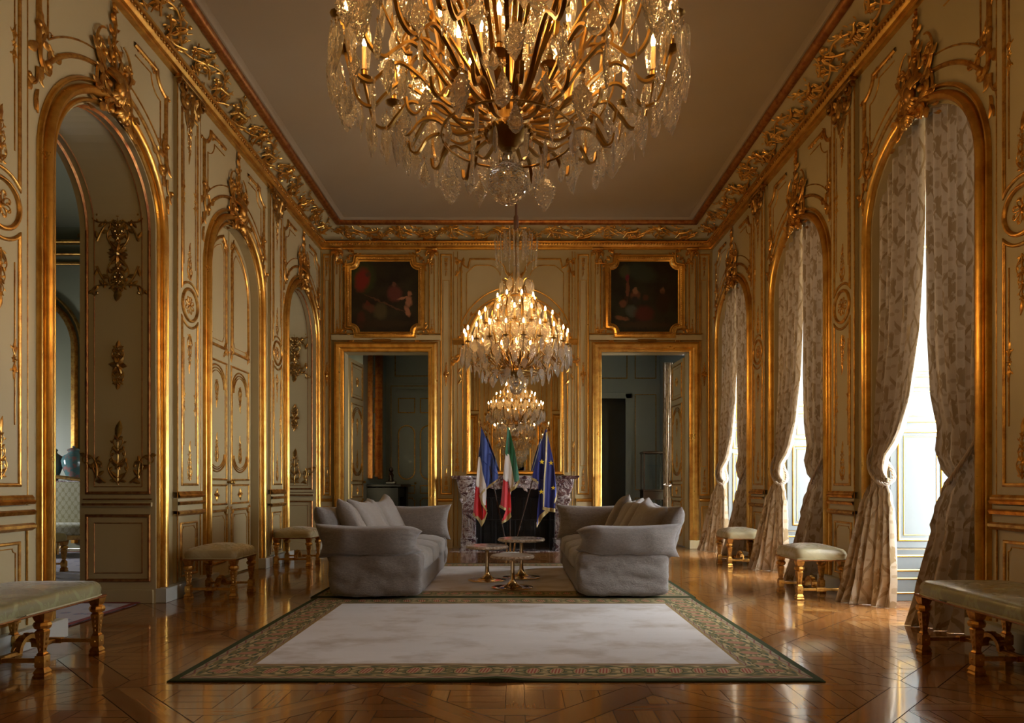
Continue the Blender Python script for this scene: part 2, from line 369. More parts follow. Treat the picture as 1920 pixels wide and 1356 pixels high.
class MB:
    def __init__(s, tf=None): s.v = []; s.f = []; s.mi = []; s.uv = None; s.tf = tf
    def add(s, vs, fs, mi=0):
        k = len(s.v)
        s.v += [s.tf(*p) for p in vs] if s.tf else [tuple(p) for p in vs]
        s.f += [tuple(i + k for i in f) for f in fs]; s.mi += [mi] * len(fs)
    def box(s, x0, x1, y0, y1, z0, z1, mi=0):
        v = [(x, y, z) for x in (x0, x1) for y in (y0, y1) for z in (z0, z1)]
        s.add(v, [(0, 1, 3, 2), (4, 6, 7, 5), (0, 4, 5, 1), (2, 3, 7, 6), (0, 2, 6, 4), (1, 5, 7, 3)], mi)
    def bbox(s, x0, x1, y0, y1, z0, z1, b=0.01, mi=0):
        rings = []
        for z, e in ((z0, b), (z0 + b, 0), (z1 - b, 0), (z1, b)):
            rings.append([(x0 + e, y0 + e, z), (x1 - e, y0 + e, z), (x1 - e, y1 - e, z), (x0 + e, y1 - e, z)])
        s.loft(rings, mi=mi)
    def loft(s, rings, closed=True, caps=True, mi=0):
        n = len(rings[0]); vs = [p for r in rings for p in r]; fs = []
        m = n if closed else n - 1
        for i in range(len(rings) - 1):
            for j in range(m):
                a = i * n + j; b = i * n + (j + 1) % n
                fs.append((a, b, b + n, a + n))
        if caps and closed:
            fs.append(tuple(range(n - 1, -1, -1))); fs.append(tuple(range((len(rings) - 1) * n, len(rings) * n)))
        s.add(vs, fs, mi)
    def grid(s, P, mi=0, wrap=False):
        ni, nj = len(P), len(P[0]); fs = []
        for i in range(ni - 1):
            for j in range(nj - (0 if wrap else 1)):
                a = i * nj + j; b = i * nj + (j + 1) % nj
                fs.append((a, b, b + nj, a + nj))
        s.add([p for r in P for p in r], fs, mi)
    def lathe(s, prof, n=16, c=(0, 0, 0), a0=0.0, mi=0, caps=True):
        s.loft([[(c[0] + r * cos(a0 + 2 * pi * k / n), c[1] + r * sin(a0 + 2 * pi * k / n), c[2] + z) for k in range(n)] for r, z in prof], caps=caps, mi=mi)
    def tube(s, P, rad, n=6, flat=1.0, fdir=None, mi=0, caps=True):
        P = [Vector(p) for p in P]
        if not isinstance(rad, (list, tuple)): rad = [rad] * len(P)
        up = Vector(fdir) if fdir else Vector((0, 1, 0)); rings = []
        for i, p in enumerate(P):
            t = (P[min(i + 1, len(P) - 1)] - P[max(i - 1, 0)])
            if t.length < 1e-9: t = Vector((0, 0, 1))
            t.normalize()
            b = up - t * up.dot(t)
            if b.length < 1e-3: b = Vector((1, 0, 0)) - t * t.x
            b.normalize(); a = t.cross(b)
            r = rad[i]
            rings.append([tuple(p + a * (r * cos(2 * pi * k / n)) + b * (r * flat * sin(2 * pi * k / n))) for k in range(n)])
        s.loft(rings, caps=caps, mi=mi)
    def ribbon(s, P, w, h, up, mi=0):      # rectangular section
        P = [Vector(p) for p in P]; rings = []; up = Vector(up)
        for i, p in enumerate(P):
            t = (P[min(i + 1, len(P) - 1)] - P[max(i - 1, 0)]).normalized()
            b = up.normalized(); a = t.cross(b).normalized()
            rings.append([tuple(p + a * sx * h / 2 + b * sy * w / 2) for sx, sy in ((-1, -1), (1, -1), (1, 1), (-1, 1))])
        s.loft(rings, mi=mi)
    def ball(s, c, r, n=8, m=5, mi=0):
        if not isinstance(r, (tuple, list)): r = (r, r, r)
        rings = []
        for i in range(1, m):
            th = pi * i / m
            rings.append([(c[0] + r[0] * sin(th) * cos(2 * pi * k / n), c[1] + r[1] * sin(th) * sin(2 * pi * k / n), c[2] + r[2] * cos(th)) for k in range(n)])
        k0 = len(rings[0])
        vs = [(c[0], c[1], c[2] + r[2])] + [p for q in rings for p in q] + [(c[0], c[1], c[2] - r[2])]
        fs = [(0, 1 + j, 1 + (j + 1) % n) for j in range(n)]
        for i in range(m - 2):
            for j in range(n):
                a = 1 + i * n + j; b = 1 + i * n + (j + 1) % n
                fs.append((a, a + n, b + n, b))
        L = len(vs) - 1
        fs += [(L, L - n + (j + 1) % n, L - n + j) for j in range(n)]
        s.add(vs, fs, mi)
    # ---- relief work in the wall plane: x along, z up, y towards the room
    def sweep(s, path, prof, closed=False, mi=0):
        """path [(x,z)], prof [(offset, y)] ; offset is to the left of travel"""
        n = len(path); rings = []
        for i, (x, z) in enumerate(path):
            a = path[(i - 1) % n] if (closed or i > 0) else None
            b = path[(i + 1) % n] if (closed or i < n - 1) else None
            def nrm(p, q):
                dx, dz = q[0] - p[0], q[1] - p[1]; l = sqrt(dx * dx + dz * dz) or 1e-9
                return (-dz / l, dx / l)
            n1 = nrm(a, (x, z)) if a else None; n2 = nrm((x, z), b) if b else None
            if n1 and n2:
                mx, mz = n1[0] + n2[0], n1[1] + n2[1]; d = mx * n1[0] + mz * n1[1]
                if abs(d) < 0.25: d = 0.25
                mx, mz = mx / d, mz / d
            else: mx, mz = n1 or n2
            rings.append([(x + mx * o, y, z + mz * o) for o, y in prof])
        if closed: rings.append(rings[0])
        s.loft(rings, closed=False, mi=mi)
    def mould(s, path, h=0.012, t=0.014, y0=0.0, closed=False, mi=0):
        s.sweep(path, [(-h, y0), (-h, y0 + t * .45), (-h * .45, y0 + t * .92), (0, y0 + t), (h * .45, y0 + t * .92), (h, y0 + t * .45), (h, y0)], closed, mi)
    def frame(s, x0, x1, z0, z1, h=0.012, t=0.014, y0=0.0, notch=0.0, mi=0):
        s.mould(rectpath(x0, x1, z0, z1, notch), h, t, y0, True, mi)
    def leaf(s, x, z, ang, L, W, y0=0.004, t=0.012, mi=0):
        ca, sa = cos(ang), sin(ang); vs = []; fs = []
        for k, (p, w) in enumerate(((0, .15), (.25, .85), (.55, 1.0), (.82, .55), (1.0, .02))):
            bend = 0.12 * L * p * p
            for q in (-1, 0, 1):
                lx = p * L; lz = q * w * W / 2 + bend
                vs.append((x + lx * ca - lz * sa, y0 + (t * (1 - .5 * p) if q == 0 else 0.001), z + lx * sa + lz * ca))
        for k in range(4):
            a = k * 3; fs += [(a, a + 1, a + 4, a + 3), (a + 1, a + 2, a + 5, a + 4)]
        s.add(vs, fs, mi)
    def scroll(s, x, z, ang, L, curl, r=0.008, side=1, n=14, y0=0.004, leaves=0, pw=2.0, end=True, mi=0):
        """a stem that winds up towards its end; returns tip"""
        P = [(x, z)]; a = ang; ds = L / n
        for k in range(n):
            f = (k + .5) / n
            a += side * curl * (pw + 1) * f ** pw / n
            x += ds * cos(a); z += ds * sin(a); P.append((x, z))
        rad = [r * (1 - .55 * i / n) for i in range(n + 1)]
        s.tube([(px, y0 + rad[i] * .5, pz) for i, (px, pz) in enumerate(P)], rad, 5, 0.8, mi=mi)
        if end: s.ball((P[-1][0], y0 + r * .4, P[-1][1]), r * 1.5, 6, 4, mi=mi)
        for k in range(leaves):
            i = int((k + .6) / leaves * n * .8); px, pz = P[i]; qx, qz = P[i + 1]
            da = atan2(qz - pz, qx - px); sd = -side if k % 2 == 0 else side
            s.leaf(px, pz, da + sd * 0.8, r * 7.0 * (1 - .4 * k / leaves), r * 3.4, y0, r * .9, mi)
        return P[-1]
    def rosette(s, x, z, r, n=8, y0=0.004, mi=0):
        for k in range(n): s.leaf(x, z, 2 * pi * k / n, r, r * .55, y0, r * .28, mi)
        s.ball((x, y0 + r * .2, z), r * .26, 6, 4, mi)
    def shell(s, x, z, r, a0=0.25 * pi, a1=0.75 * pi, n=7, y0=0.0, t=0.05, mi=0):
        for k in range(n):
            a = a0 + (a1 - a0) * k / (n - 1)
            P = [(x + r * f * cos(a), y0 + t * sin(pi * min(1, f * .8 + .15)), z + r * f * sin(a)) for f in (0.1, .35, .6, .85, 1.0)]
            s.tube(P, [r * .05, r * .10, r * .14, r * .15, r * .07], 5, .7, mi=mi)
    def build(s, name, mat, parent=None, smooth=30, loc=(0, 0, 0), rz=0.0, uv=None):
        me = bpy.data.meshes.new(name)
        me.from_pydata(s.v, [], s.f)
        mats = mat if isinstance(mat, (list, tuple)) else [mat]
        for m in mats: me.materials.append(M[m])
        if len(mats) > 1: me.polygons.foreach_set('material_index', s.mi)
        bm = bmesh.new(); bm.from_mesh(me)
        bmesh.ops.recalc_face_normals(bm, faces=bm.faces); bm.to_mesh(me); bm.free()
        if smooth:
            me.polygons.foreach_set('use_smooth', [True] * len(me.polygons))
            me.set_sharp_from_angle(angle=radians(smooth))
        if uv:
            ul = me.uv_layers.new(name='UVMap')
            for p in me.polygons:
                for li in p.loop_indices:
                    ul.data[li].uv = uv(me.vertices[me.loops[li].vertex_index].co, p)
        o = bpy.data.objects.new(name, me); scn.collection.objects.link(o)
        o.location = loc; o.rotation_euler = (0, 0, rz)
        if parent: o.parent = parent
        return o

def rectpath(x0, x1, z0, z1, notch=0.0, k=5):
    if not notch: return [(x0, z0), (x1, z0), (x1, z1), (x0, z1)]
    P = []
    for cx, cz, a in ((x0, z0, pi / 2), (x1, z0, pi), (x1, z1, 1.5 * pi), (x0, z1, 0)):
        P += [(cx + notch * cos(a - pi / 2 * j / k), cz + notch * sin(a - pi / 2 * j / k)) for j in range(k + 1)]
    return P
def arc(cx, cz, r, a0, a1, n=24):
    return [(cx + r * cos(a0 + (a1 - a0) * k / n), cz + r * sin(a0 + (a1 - a0) * k / n)) for k in range(n + 1)]

def put(me_obj, parent, loc, rz=0.0, name=None):
    o = me_obj.copy(); scn.collection.objects.link(o)
    o.location = loc; o.rotation_euler = (0, 0, rz); o.parent = parent
    return o
def kids(o): return [c for c in scn.objects if c.parent is o]
def tree_map():
    d = {}
    for o in scn.objects:
        if o.parent: d.setdefault(o.parent.name, []).append(o)
    return d
def copy_tree(root, loc, rz=0.0, sx=1.0):
    d = tree_map()
    def rec(o, par):
        c = o.copy(); scn.collection.objects.link(c)
        if par: c.parent = par
        for ch in d.get(o.name, []): rec(ch, c)
        return c
    c = rec(root, None); c.location = loc; c.rotation_euler = (0, 0, rz); return c
def empty(name, loc=(0, 0, 0), rz=0.0):
    o = bpy.data.objects.new(name, None); scn.collection.objects.link(o)
    o.location = loc; o.rotation_euler = (0, 0, rz); o.empty_display_size = 0.1; return o
def tag(o, label, cat, group=None):
    o['label'] = label; o['category'] = cat
    if group: o['group'] = group
    return o
def thing(name, loc, label, cat, rz=0.0, group=None):
    return tag(empty(name, loc, rz), label, cat, group)
def struct(o): o['kind'] = 'structure'; return o

# ================================================================ the room shell
def pierced_wall(name, mat, u0, u1, ztop, thick, ops, loc, rz, seg=28):
    """ops: (uc, half, spring, arched)"""
    mb = MB(); ops = sorted(ops); cur = u0
    def strip(a, b, z0=0.0, z1=ztop):
        if b - a < 1e-6: return
        for y in (0, -thick): mb.add([(a, y, z0), (b, y, z0), (b, y, z1), (a, y, z1)], [(0, 1, 2, 3)])
    for uc, h, zs, ar in ops:
        strip(cur, uc - h); cur = uc + h
        if ar:
            P = [(uc - h, 0.0)] + arc(uc, zs, h, pi, 0, seg) + [(uc + h, 0.0)]
            A = P[1:-1]
            for (xa, za), (xb, zb) in zip(A, A[1:]):
                for y in (0, -thick): mb.add([(xa, y, za), (xb, y, zb), (xb, y, ztop), (xa, y, ztop)], [(0, 1, 2, 3)])
        else:
            P = [(uc - h, 0.0), (uc - h, zs), (uc + h, zs), (uc + h, 0.0)]
            strip(uc - h, uc + h, zs)
        for (xa, za), (xb, zb) in zip(P, P[1:]):
            mb.add([(xa, 0, za), (xb, 0, zb), (xb, -thick, zb), (xa, -thick, za)], [(0, 1, 2, 3)])
    strip(cur, u1)
    for y0, y1 in ((0, -thick),):
        mb.add([(u0, y0, 0), (u0, y1, 0), (u0, y1, ztop), (u0, y0, ztop)], [(0, 1, 2, 3)])
        mb.add([(u1, y0, 0), (u1, y1, 0), (u1, y1, ztop), (u1, y0, ztop)], [(0, 1, 2, 3)])
        mb.add([(u0, y0, ztop), (u1, y0, ztop), (u1, y1, ztop), (u0, y1, ztop)], [(0, 1, 2, 3)])
    return struct(mb.build(name, mat, loc=loc, rz=rz, smooth=20))
YC = 5.85
RL, RR, RE = -pi / 2, pi / 2, pi
wl = pierced_wall('wall_left', 'cream_paint', -(YE - YC), YC - YB, ZTOP + .1, LTH, [(-(y - YC), ARCH_A, ARCH_Z, True) for y in BAYS], (XL, YC, 0), RL)
wr = pierced_wall('wall_right', 'cream_paint', YB - YC, YE - YC, ZTOP + .1, RTH, [((y - YC), AR, ARCH_Z, True) for y in BR], (XR, YC, 0), RR)
DL, DR_ = (-2.285, .745, 3.48), (2.305, .775, 3.48)
we = pierced_wall('wall_back', 'cream_paint', -XR - .9, -XL + .8, ZTOP + .1, ETH, [(-DL[0], DL[1], DL[2], False), (-DR_[0], DR_[1], DR_[2], False)], (0, YE, 0), RE)
wb = pierced_wall('wall_front', 'cream_paint', XL - .8, XR + .9, ZTOP + .1, ETH, [], (0, YB, 0), 0)

mb = MB(); mb.add([(XL - .05, YB - .05, ZTOP), (XR + .05, YB - .05, ZTOP), (XR + .05, YE + .05, ZTOP), (XL - .05, YE + .05, ZTOP)], [(0, 1, 2, 3)])
mb.box(XL - .8, XR + .9, YB - .3, YE + .3, ZTOP + .05, ZTOP + .15)
ceil = struct(mb.build('ceiling', 'ceiling_paint', smooth=0))

# floor: a dark bed, and parquet panels laid diagonally, every board a polygon
def clip_poly(poly, cx, cy_, half):
    """clip polygon to the diamond |x-cx|+|y-cy| <= half"""
    for sx, sy in ((1, 1), (1, -1), (-1, 1), (-1, -1)):
        out = []
        for i in range(len(poly)):
            p, q = poly[i], poly[(i + 1) % len(poly)]
            dp = sx * (p[0] - cx) + sy * (p[1] - cy_) - half; dq = sx * (q[0] - cx) + sy * (q[1] - cy_) - half
            if dp <= 0: out.append(p)
            if (dp <= 0) != (dq <= 0):
                f = dp / (dp - dq); out.append((p[0] + (q[0] - p[0]) * f, p[1] + (q[1] - p[1]) * f))
        poly = out
        if len(poly) < 3: return []
    return poly
def area(p): return abs(sum(p[i][0] * p[(i + 1) % len(p)][1] - p[(i + 1) % len(p)][0] * p[i][1] for i in range(len(p)))) / 2
boards = []      # (polygon, direction angle)
def brd(x0, x1, y0, y1, ang, cx, cy_, half, g=0.0017):
    p = clip_poly([(x0 + g, y0 + g), (x1 - g, y0 + g), (x1 - g, y1 - g), (x0 + g, y1 - g)], cx, cy_, half)
    if p and area(p) > 2e-4: boards.append((p, ang))
S = 1.06; HD = S / sqrt(2); BW = 0.095
def panel(cx, cy_):
    q = BW * sqrt(2); g = 0.002
    for k in range(4):          # frame of the panel, four mitred boards
        a = k * pi / 2; ca, sa = cos(a), sin(a)
        pts = [(HD - g, 0 + g), (0 + g, HD - g), (0 + g, HD - q + g), (HD - q + g, 0 + g)]
        boards.append(([(cx + x * ca - y * sa, cy_ + x * sa + y * ca) for x, y in pts], a + 3 * pi / 4))
    half = HD - q - 0.003
    pitch = 2 * (HD - q) / 3.0; b = 0.10; n = 3
    for i in range(-n, n + 1):
        for j in range(-n, n + 1):
            x, y = cx + i * pitch, cy_ + j * pitch
            # lattice boards run alternately over and under
            if (i + j) % 2 == 0:
                brd(x - b / 2, x + b / 2, y - pitch / 2 - (pitch - b) / 2, y + pitch / 2 + (pitch - b) / 2, pi / 2, cx, cy_, half)
            else:
                brd(x - pitch / 2 - (pitch - b) / 2, x + pitch / 2 + (pitch - b) / 2, y - b / 2, y + b / 2, 0, cx, cy_, half)
            c0x, c0y = x + b / 2, y + b / 2; w = pitch - b; m = 3
            for k in range(m):
                if (i + j) % 2: brd(c0x + w * k / m, c0x + w * (k + 1) / m, c0y, c0y + w, pi / 2, cx, cy_, half)
                else: brd(c0x, c0x + w, c0y + w * k / m, c0y + w * (k + 1) / m, 0, cx, cy_, half)
i0 = 0
for j in range(-2, 22):
    for i in range(-8, 9):
        cx, cyy = 0.0 + i * HD * 2 + (HD if j % 2 else 0), 3.1 - 3 * HD + j * HD
        if XL - 1.5 < cx < XR + 1.6 and YB - HD < cyy < YE + HD + .3: panel(cx, cyy)
def build_boards(name, zz, boards, seed=3):
    rr = random.Random(seed); vs, fs, tones, angs = [], [], [], []
    for p, a in boards:
        k = len(vs); sl = (rr.uniform(-1, 1) * .0011, rr.uniform(-1, 1) * .0011)
        mx = sum(q[0] for q in p) / len(p); my = sum(q[1] for q in p) / len(p)
        vs += [(x, y, zz + (x - mx) * sl[0] + (y - my) * sl[1]) for x, y in p]
        fs.append(tuple(range(k, k + len(p)))); tones.append(min(1, max(0, rr.gauss(.5, .22)))); angs.append((a, rr.uniform(0, 50)))
    me = bpy.data.meshes.new(name); me.from_pydata(vs, [], fs); me.materials.append(M['parquet'])
    at = me.attributes.new('tone', 'FLOAT', 'FACE'); at.data.foreach_set('value', tones)
    ul = me.uv_layers.new(name='UVMap')
    for p in me.polygons:
        a, off = angs[p.index]; ca, sa = cos(a), sin(a)
        for li in p.loop_indices:
            c = me.vertices[me.loops[li].vertex_index].co
            ul.data[li].uv = (c.x * ca + c.y * sa + off, -c.x * sa + c.y * ca + off * 1.7)
    bm = bmesh.new(); bm.from_mesh(me)
    for f in bm.faces:
        if f.normal.z < 0: f.normal_flip()
    bm.to_mesh(me); bm.free()
    o = bpy.data.objects.new(name, me); scn.collection.objects.link(o); return o
mb = MB(); mb.box(-11, 5.5, YB - .5, 17.5, -0.05, -0.003)
fl = struct(mb.build('floor', 'floor_gap', smooth=0))
par = build_boards('parquet', 0.0, boards); par.parent = fl
# adjoining rooms: straight boards
b2 = []; rr = random.Random(5)
for (x0, x1, y0, y1) in ((-10.2, -5.0, 1.8, 12.4), (-4.9, 4.9, 12.9, 17.0)):
    y = y0
    while y < y1:
        x = x0 - rr.uniform(0, 1)
        while x < x1:
            L = rr.uniform(.8, 1.6); xa, xb = max(x, x0), min(x + L, x1)
            if xb - xa > .05: b2.append(([(xa + .001, y + .001), (xb - .001, y + .001), (xb - .001, y + .099), (xa + .001, y + .099)], 0))
            x += L
        y += .1
o = build_boards('floor_boards', -0.0005, b2, 9); o.parent = fl

# ================================================================ panelling
def wall_child(mb, name, mat, wall, rot, wx=None, loc=None, sm=35):
    o = mb.build(name, mat, loc=loc or (0, 0, 0), rz=0, smooth=sm); o.parent = wall; return o

# plaster arch surround and mouldings, one bay
def bay_mould(inner=True):
    mb = MB()
    def archp(r, z0): return [(-r, z0)] + arc(0, ARCH_Z, r, pi, 0, 32) + [(r, z0)]
    # offset is to the left of travel; travel goes up, over and down
    if inner: mb.mould(archp(0.752, 0.14), .017, .028)
    mb.sweep(archp(0.828, 0.14), [(-.036, 0), (-.036, .03), (-.028, .048), (-.012, .062), (.006, .066), (.020, .056), (.030, .040), (.036, .03), (.036, 0)])
    mb.mould(archp(0.900, 0.14), .018, .036)
    return mb
def bay_upper():
    mb = MB()      # spandrel frame
    zt = 5.14; w = .90
    L = [(-w, 4.30), (-w, zt - .17)] + arc(-w, zt, .17, -pi / 2, 0, 5)[1:] + [(-.34, zt)]
    mb.mould(L, .020, .026); mb.mould([(-x, z) for x, z in L], .020, .026)
    w2 = .80; zt2 = 5.05
    L = [(-w2, 4.44), (-w2, zt2 - .17)] + arc(-w2, zt2, .17, -pi / 2, 0, 5)[1:] + [(-.36, zt2)]
    mb.mould(L, .006, .010); mb.mould([(-x, z) for x, z in L], .006, .010)
    A = arc(0, ARCH_Z, 1.05, radians(142), radians(100), 14)
    mb.mould(A, .018, .026); mb.mould([(-x, z) for x, z in A], .018, .026)
    A = arc(0, ARCH_Z, 1.17, radians(133), radians(102), 14)
    mb.mould(A, .007, .012); mb.mould([(-x, z) for x, z in A], .007, .012)
    return mb
def bay_scrolls():
    mb = MB()
    for s_ in (-1, 1):
        x = s_ * .90; k = -s_
        # big volutes where the frame meets the arch
        sd = 1 if s_ < 0 else -1
        mb.scroll(x, 4.34, radians(90) - sd * radians(35) + (0), .30, sd * 0 + 4.2, .020, -sd if False else sd, 16, leaves=3)
        mb.scroll(x, 4.36, -pi / 2 , .34, 4.6, .022, sd, 16, leaves=4)
        mb.scroll(x - k * .02, 4.16, -pi / 2, .24, 3.4, .016, -sd, 12, leaves=3)
        mb.scroll(x + k * .10, 4.40, -pi / 2 + k * .7, .22, 3.6, .014, sd, 12, leaves=2)
        mb.leaf(x - k * .02, 4.00, -pi / 2, .16, .05, t=.02)
        mb.leaf(x - k * .03, 3.93, -pi / 2 - .3, .10, .03, t=.02)
        for q in range(4): mb.leaf(x, 4.60 + q * .05, pi / 2 + (.5 if q % 2 else -.5), .06, .022)
        mb.scroll(x, 4.90, pi / 2, .16, 3.2, .010, sd, 10, leaves=2)
        mb.scroll(x + k * .16, 5.14, 0 if k > 0 else pi, .14, 3.0, .010, -sd * 1, 10, leaves=3)
        for q in range(3): mb.rosette(x + k * (.30 + q * .09), 5.135, .03 + .005 * q, 6)
        mb.scroll(x + k * .10, 4.44, pi / 2, .10, 3.0, .007, -sd, 10, leaves=1)
    return mb
def cartouche():
    mb = MB(); y = .03
    # shell with C scrolls
    mb.shell(0, 4.52, .17, radians(35), radians(145), 9, y, .07)
    mb.shell(0, 4.50, .12, radians(215), radians(325), 6, y, .06)
    mb.ball((0, .075, 4.53), (.062, .05, .082), 10, 7)
    for s_ in (-1, 1):
        sd = s_
        mb.scroll(s_ * .04, 4.33, pi / 2 - s_ * 1.0, .42, 4.3, .024, s_, 20, y, leaves=5)
        mb.scroll(s_ * .10, 4.58, pi / 2 - s_ * .9, .40, 4.6, .018, s_, 18, y, leaves=4)
        mb.scroll(s_ * .05, 4.70, pi / 2 - s_ * .3, .30, 4.0, .015, s_, 16, y, leaves=4)
        mb.scroll(s_ * .16, 4.66, pi / 2 + s_ * .2, .28, -3.2, .012, s_, 16, y, leaves=3)
        mb.scroll(s_ * .02, 4.42, -pi / 2 + s_ * 1.3, .30, 4.0, .022, -s_, 18, y + .02, leaves=3)
        for q in range(5): mb.leaf(s_ * (.16 + .035 * q), 4.40 - .012 * q * q, (pi / 2 - s_ * (1.2 + .15 * q)), .085, .035, y, .025)
        for q in range(6):
            a = R.uniform(0, 2 * pi); mb.leaf(s_ * R.uniform(.02, .13), R.uniform(4.3, 4.66), a, .07, .03, y + .03, .03)
    for q in range(9):
        z = 4.76 + q * .055; mb.leaf(.03 * sin(q * 2.1), z, pi / 2 + (.7 if q % 2 else -.7), .075, .035, .02, .03)
        mb.ball((.02 * cos(q * 1.7), .03, z), .018, 6, 4)
    mb.tube([(0, .03, 4.7), (.02, .035, 4.9), (-.01, .03, 5.1), (0, .02, 5.27)], [.022, .016, .014, .012], 6)
    mb.rosette(0, 4.36, .07, 7, .07); mb.shell(0, 4.36, .11, radians(225), radians(315), 6, .07, .05)
    mb.ball((0, .09, 4.30), (.04, .035, .06), 8, 6)
    for s_ in (-1, 1):
        L = [(s_ * (.10 + .13 * sin(a) + .02), .03, 4.78 - .19 * cos(a)) for a in [radians(20 + 12 * k) for k in range(14)]]
        mb.tube(L, [.008 + .006 * sin(pi * k / 13) for k in range(14)], 5, .8)
        L = [(s_ * (.13 + .12 * sin(a)), .03, 4.50 - .17 * cos(a)) for a in [radians(5 + 13 * k) for k in range(14)]]
        mb.tube(L, [.009 + .006 * sin(pi * k / 13) for k in range(14)], 5, .8)
        for q in range(4): mb.leaf(s_ * (.10 + .05 * q), 4.36 + .02 * q, -pi / 2 + s_ * (.5 + .25 * q), .07, .03, .06, .03)
    return mb
def arabesque(mb, x, z, h, w, up=1, r=0.006, y0=0.003):
    """symmetrical spray growing from z upwards (up=1) or downwards"""
    d = pi / 2 if up > 0 else -pi / 2
    mb.tube([(x, y0 + .003, z), (x, y0 + .003, z + up * h * .8)], [r, r * .5], 5, mi=0)
    mb.leaf(x, z + up * h * .72, d, h * .28, w * .16, y0)
    for k, (f, l, c) in enumerate(((0.02, .62, 4.2), (.30, .46, 4.4), (.55, .30, 4.2))):
        for s_ in (-1, 1):
            mb.scroll(x, z + up * h * f, d - s_ * up * .75, w * l * 1.25, c, r * (1 - .15 * k), s_ * up, 12, y0, leaves=3 if k < 2 else 1)
    for k in range(4):
        for s_ in (-1, 1): mb.leaf(x, z + up * h * (.1 + .2 * k), d - s_ * up * .9, w * .22 * (1 - .15 * k), w * .08, y0)
    mb.rosette(x, z + up * h * .30, w * .11, 6, y0)

# pier between two bays
def pier_body():
    mb = MB()
    mb.bbox(-.25, .25, 0, .045, 1.06, 5.28, .004)
    mb.bbox(-.27, .27, 0, .055, .87, 1.0, .004)
    mb.bbox(-.26, .26, 0, .035, .14, .84, .004)
    return mb
def pier_gold():
    mb = MB(); y = .045; w = .17
    # upper panel, hollowed round the medallion
    zt = 5.0; zm = 3.02; r = .235
    a = math.asin(w / r) if w < r else pi / 2
    lowA = [(r * sin(-a + 2 * a * k / 12), zm + r * cos(-a + 2 * a * k / 12)) for k in range(13)]
    mb.mould(lowA + [(w, zt), (-w, zt)], .013, .016, y, True)
    up = [(-p[0], 2 * zm - p[1]) for p in lowA]
    mb.mould([(-w, 1.14), (w, 1.14)] + [(q[0], q[1]) for q in up], .013, .016, y, True)
    for z0, z1 in ((3.42, 4.86), (1.55, 2.66)):
        for s_ in (-1, 1): mb.mould([(s_ * .125, z0), (s_ * .125, z1)], .004, .007, y)
    mb.mould(arc(0, zm, .165, 0, 2 * pi, 28)[:-1], .016, .024, y, True)
    mb.mould([(-.25, .16), (-.25, 5.28)], .006, .01, .04); mb.mould([(.25, .16), (.25, 5.28)], .006, .01, .04)
    # mouldings under the shaft and the dado
    mb.sweep([(-.28, 1.04), (.28, 1.04)], [(-.035, .05), (-.035, .075), (-.015, .09), (.0, .072), (.012, .075), (.03, .06), (.03, .045)])
    mb.sweep([(-.285, .95), (.285, .95)], [(-.018, .05), (-.018, .075), (.006, .088), (.018, .07), (.018, .05)])
    mb.sweep([(-.29, .85), (.29, .85)], [(-.03, .03), (-.03, .05), (-.008, .085), (.012, .085), (.025, .06), (.025, .03)])
    mb.frame(-.18, .18, .2, .74, .011, .014, .035); mb.frame(-.145, .145, .235, .705, .004, .006, .035, .03)
    return mb
def pier_ornament():
    mb = MB(); y = .045
    arabesque(mb, 0, 3.28, .40, .26, 1, .006, y); arabesque(mb, 0, 2.72, .42, .26, -1, .006, y)
    arabesque(mb, 0, 1.18, .42, .26, 1, .006, y); arabesque(mb, 0, 4.94, .45, .26, -1, .006, y)
    for s_ in (-1, 1):
        for z in (2.0, 4.15):
            mb.rosette(s_ * .125, z, .03, 6, y)
            for q in (-1, 1):
                mb.leaf(s_ * .125, z + q * .05, q * pi / 2, .09, .03, y); mb.scroll(s_ * .125, z + q * .03, q * pi / 2 - .5, .10, 3.5, .005, 1, 10, y, 1)
                mb.scroll(s_ * .125, z + q * .03, q * pi / 2 + .5, .10, 3.5, .005, -1, 10, y, 1)
    for k in range(8):       # medallion
        a = 2 * pi * k / 8; mb.scroll(.02 * cos(a), 3.02 + .02 * sin(a), a, .12, 3.6, .006, 1, 10, y, 2)
    mb.rosette(0, 3.02, .045, 8, y)
    return mb
def bracket():
    mb = MB()
    for s_ in (-1, 1):
        mb.scroll(s_ * .04, 5.13, -pi / 2 + s_ * .4 , .30, 5.6, .030, s_, 20, .05, leaves=2, pw=1.2)
        P = []; 
        for k in range(26):
            a = k * .42; r = .078 - .0026 * k
            P.append((s_ * .20 + s_ * r * cos(a), .07 + .0008 * k, 5.20 + r * sin(a)))
        mb.tube(P, [.016 - .0003 * k for k in range(26)], 6, 1.6)
        mb.ball((s_ * .20, .10, 5.20), .02, 7, 5)
        for q in range(4): mb.leaf(s_ * (.02 + .04 * q), 5.17 + .03 * q, -pi / 2 + s_ * (.2 + .3 * q), .12 - .015 * q, .045, .06, .03)
    mb.bbox(-.27, .27, .03, .10, 5.255, 5.30, .006)
    mb.leaf(0, 5.22, -pi / 2, .20, .08, .07, .04); mb.rosette(0, 5.2, .05, 7, .08)
    return mb
def near_dado():
    mb = MB(); mb.bbox(-.3, .3, 0, .03, 0, .14, .004); return mb
P_mould, P_upper, P_scroll, P_cart = bay_mould(), bay_upper(), bay_scrolls(), cartouche()
P_pb, P_pg, P_po, P_br = pier_body(), pier_gold(), pier_ornament(), bracket()
protos = {}
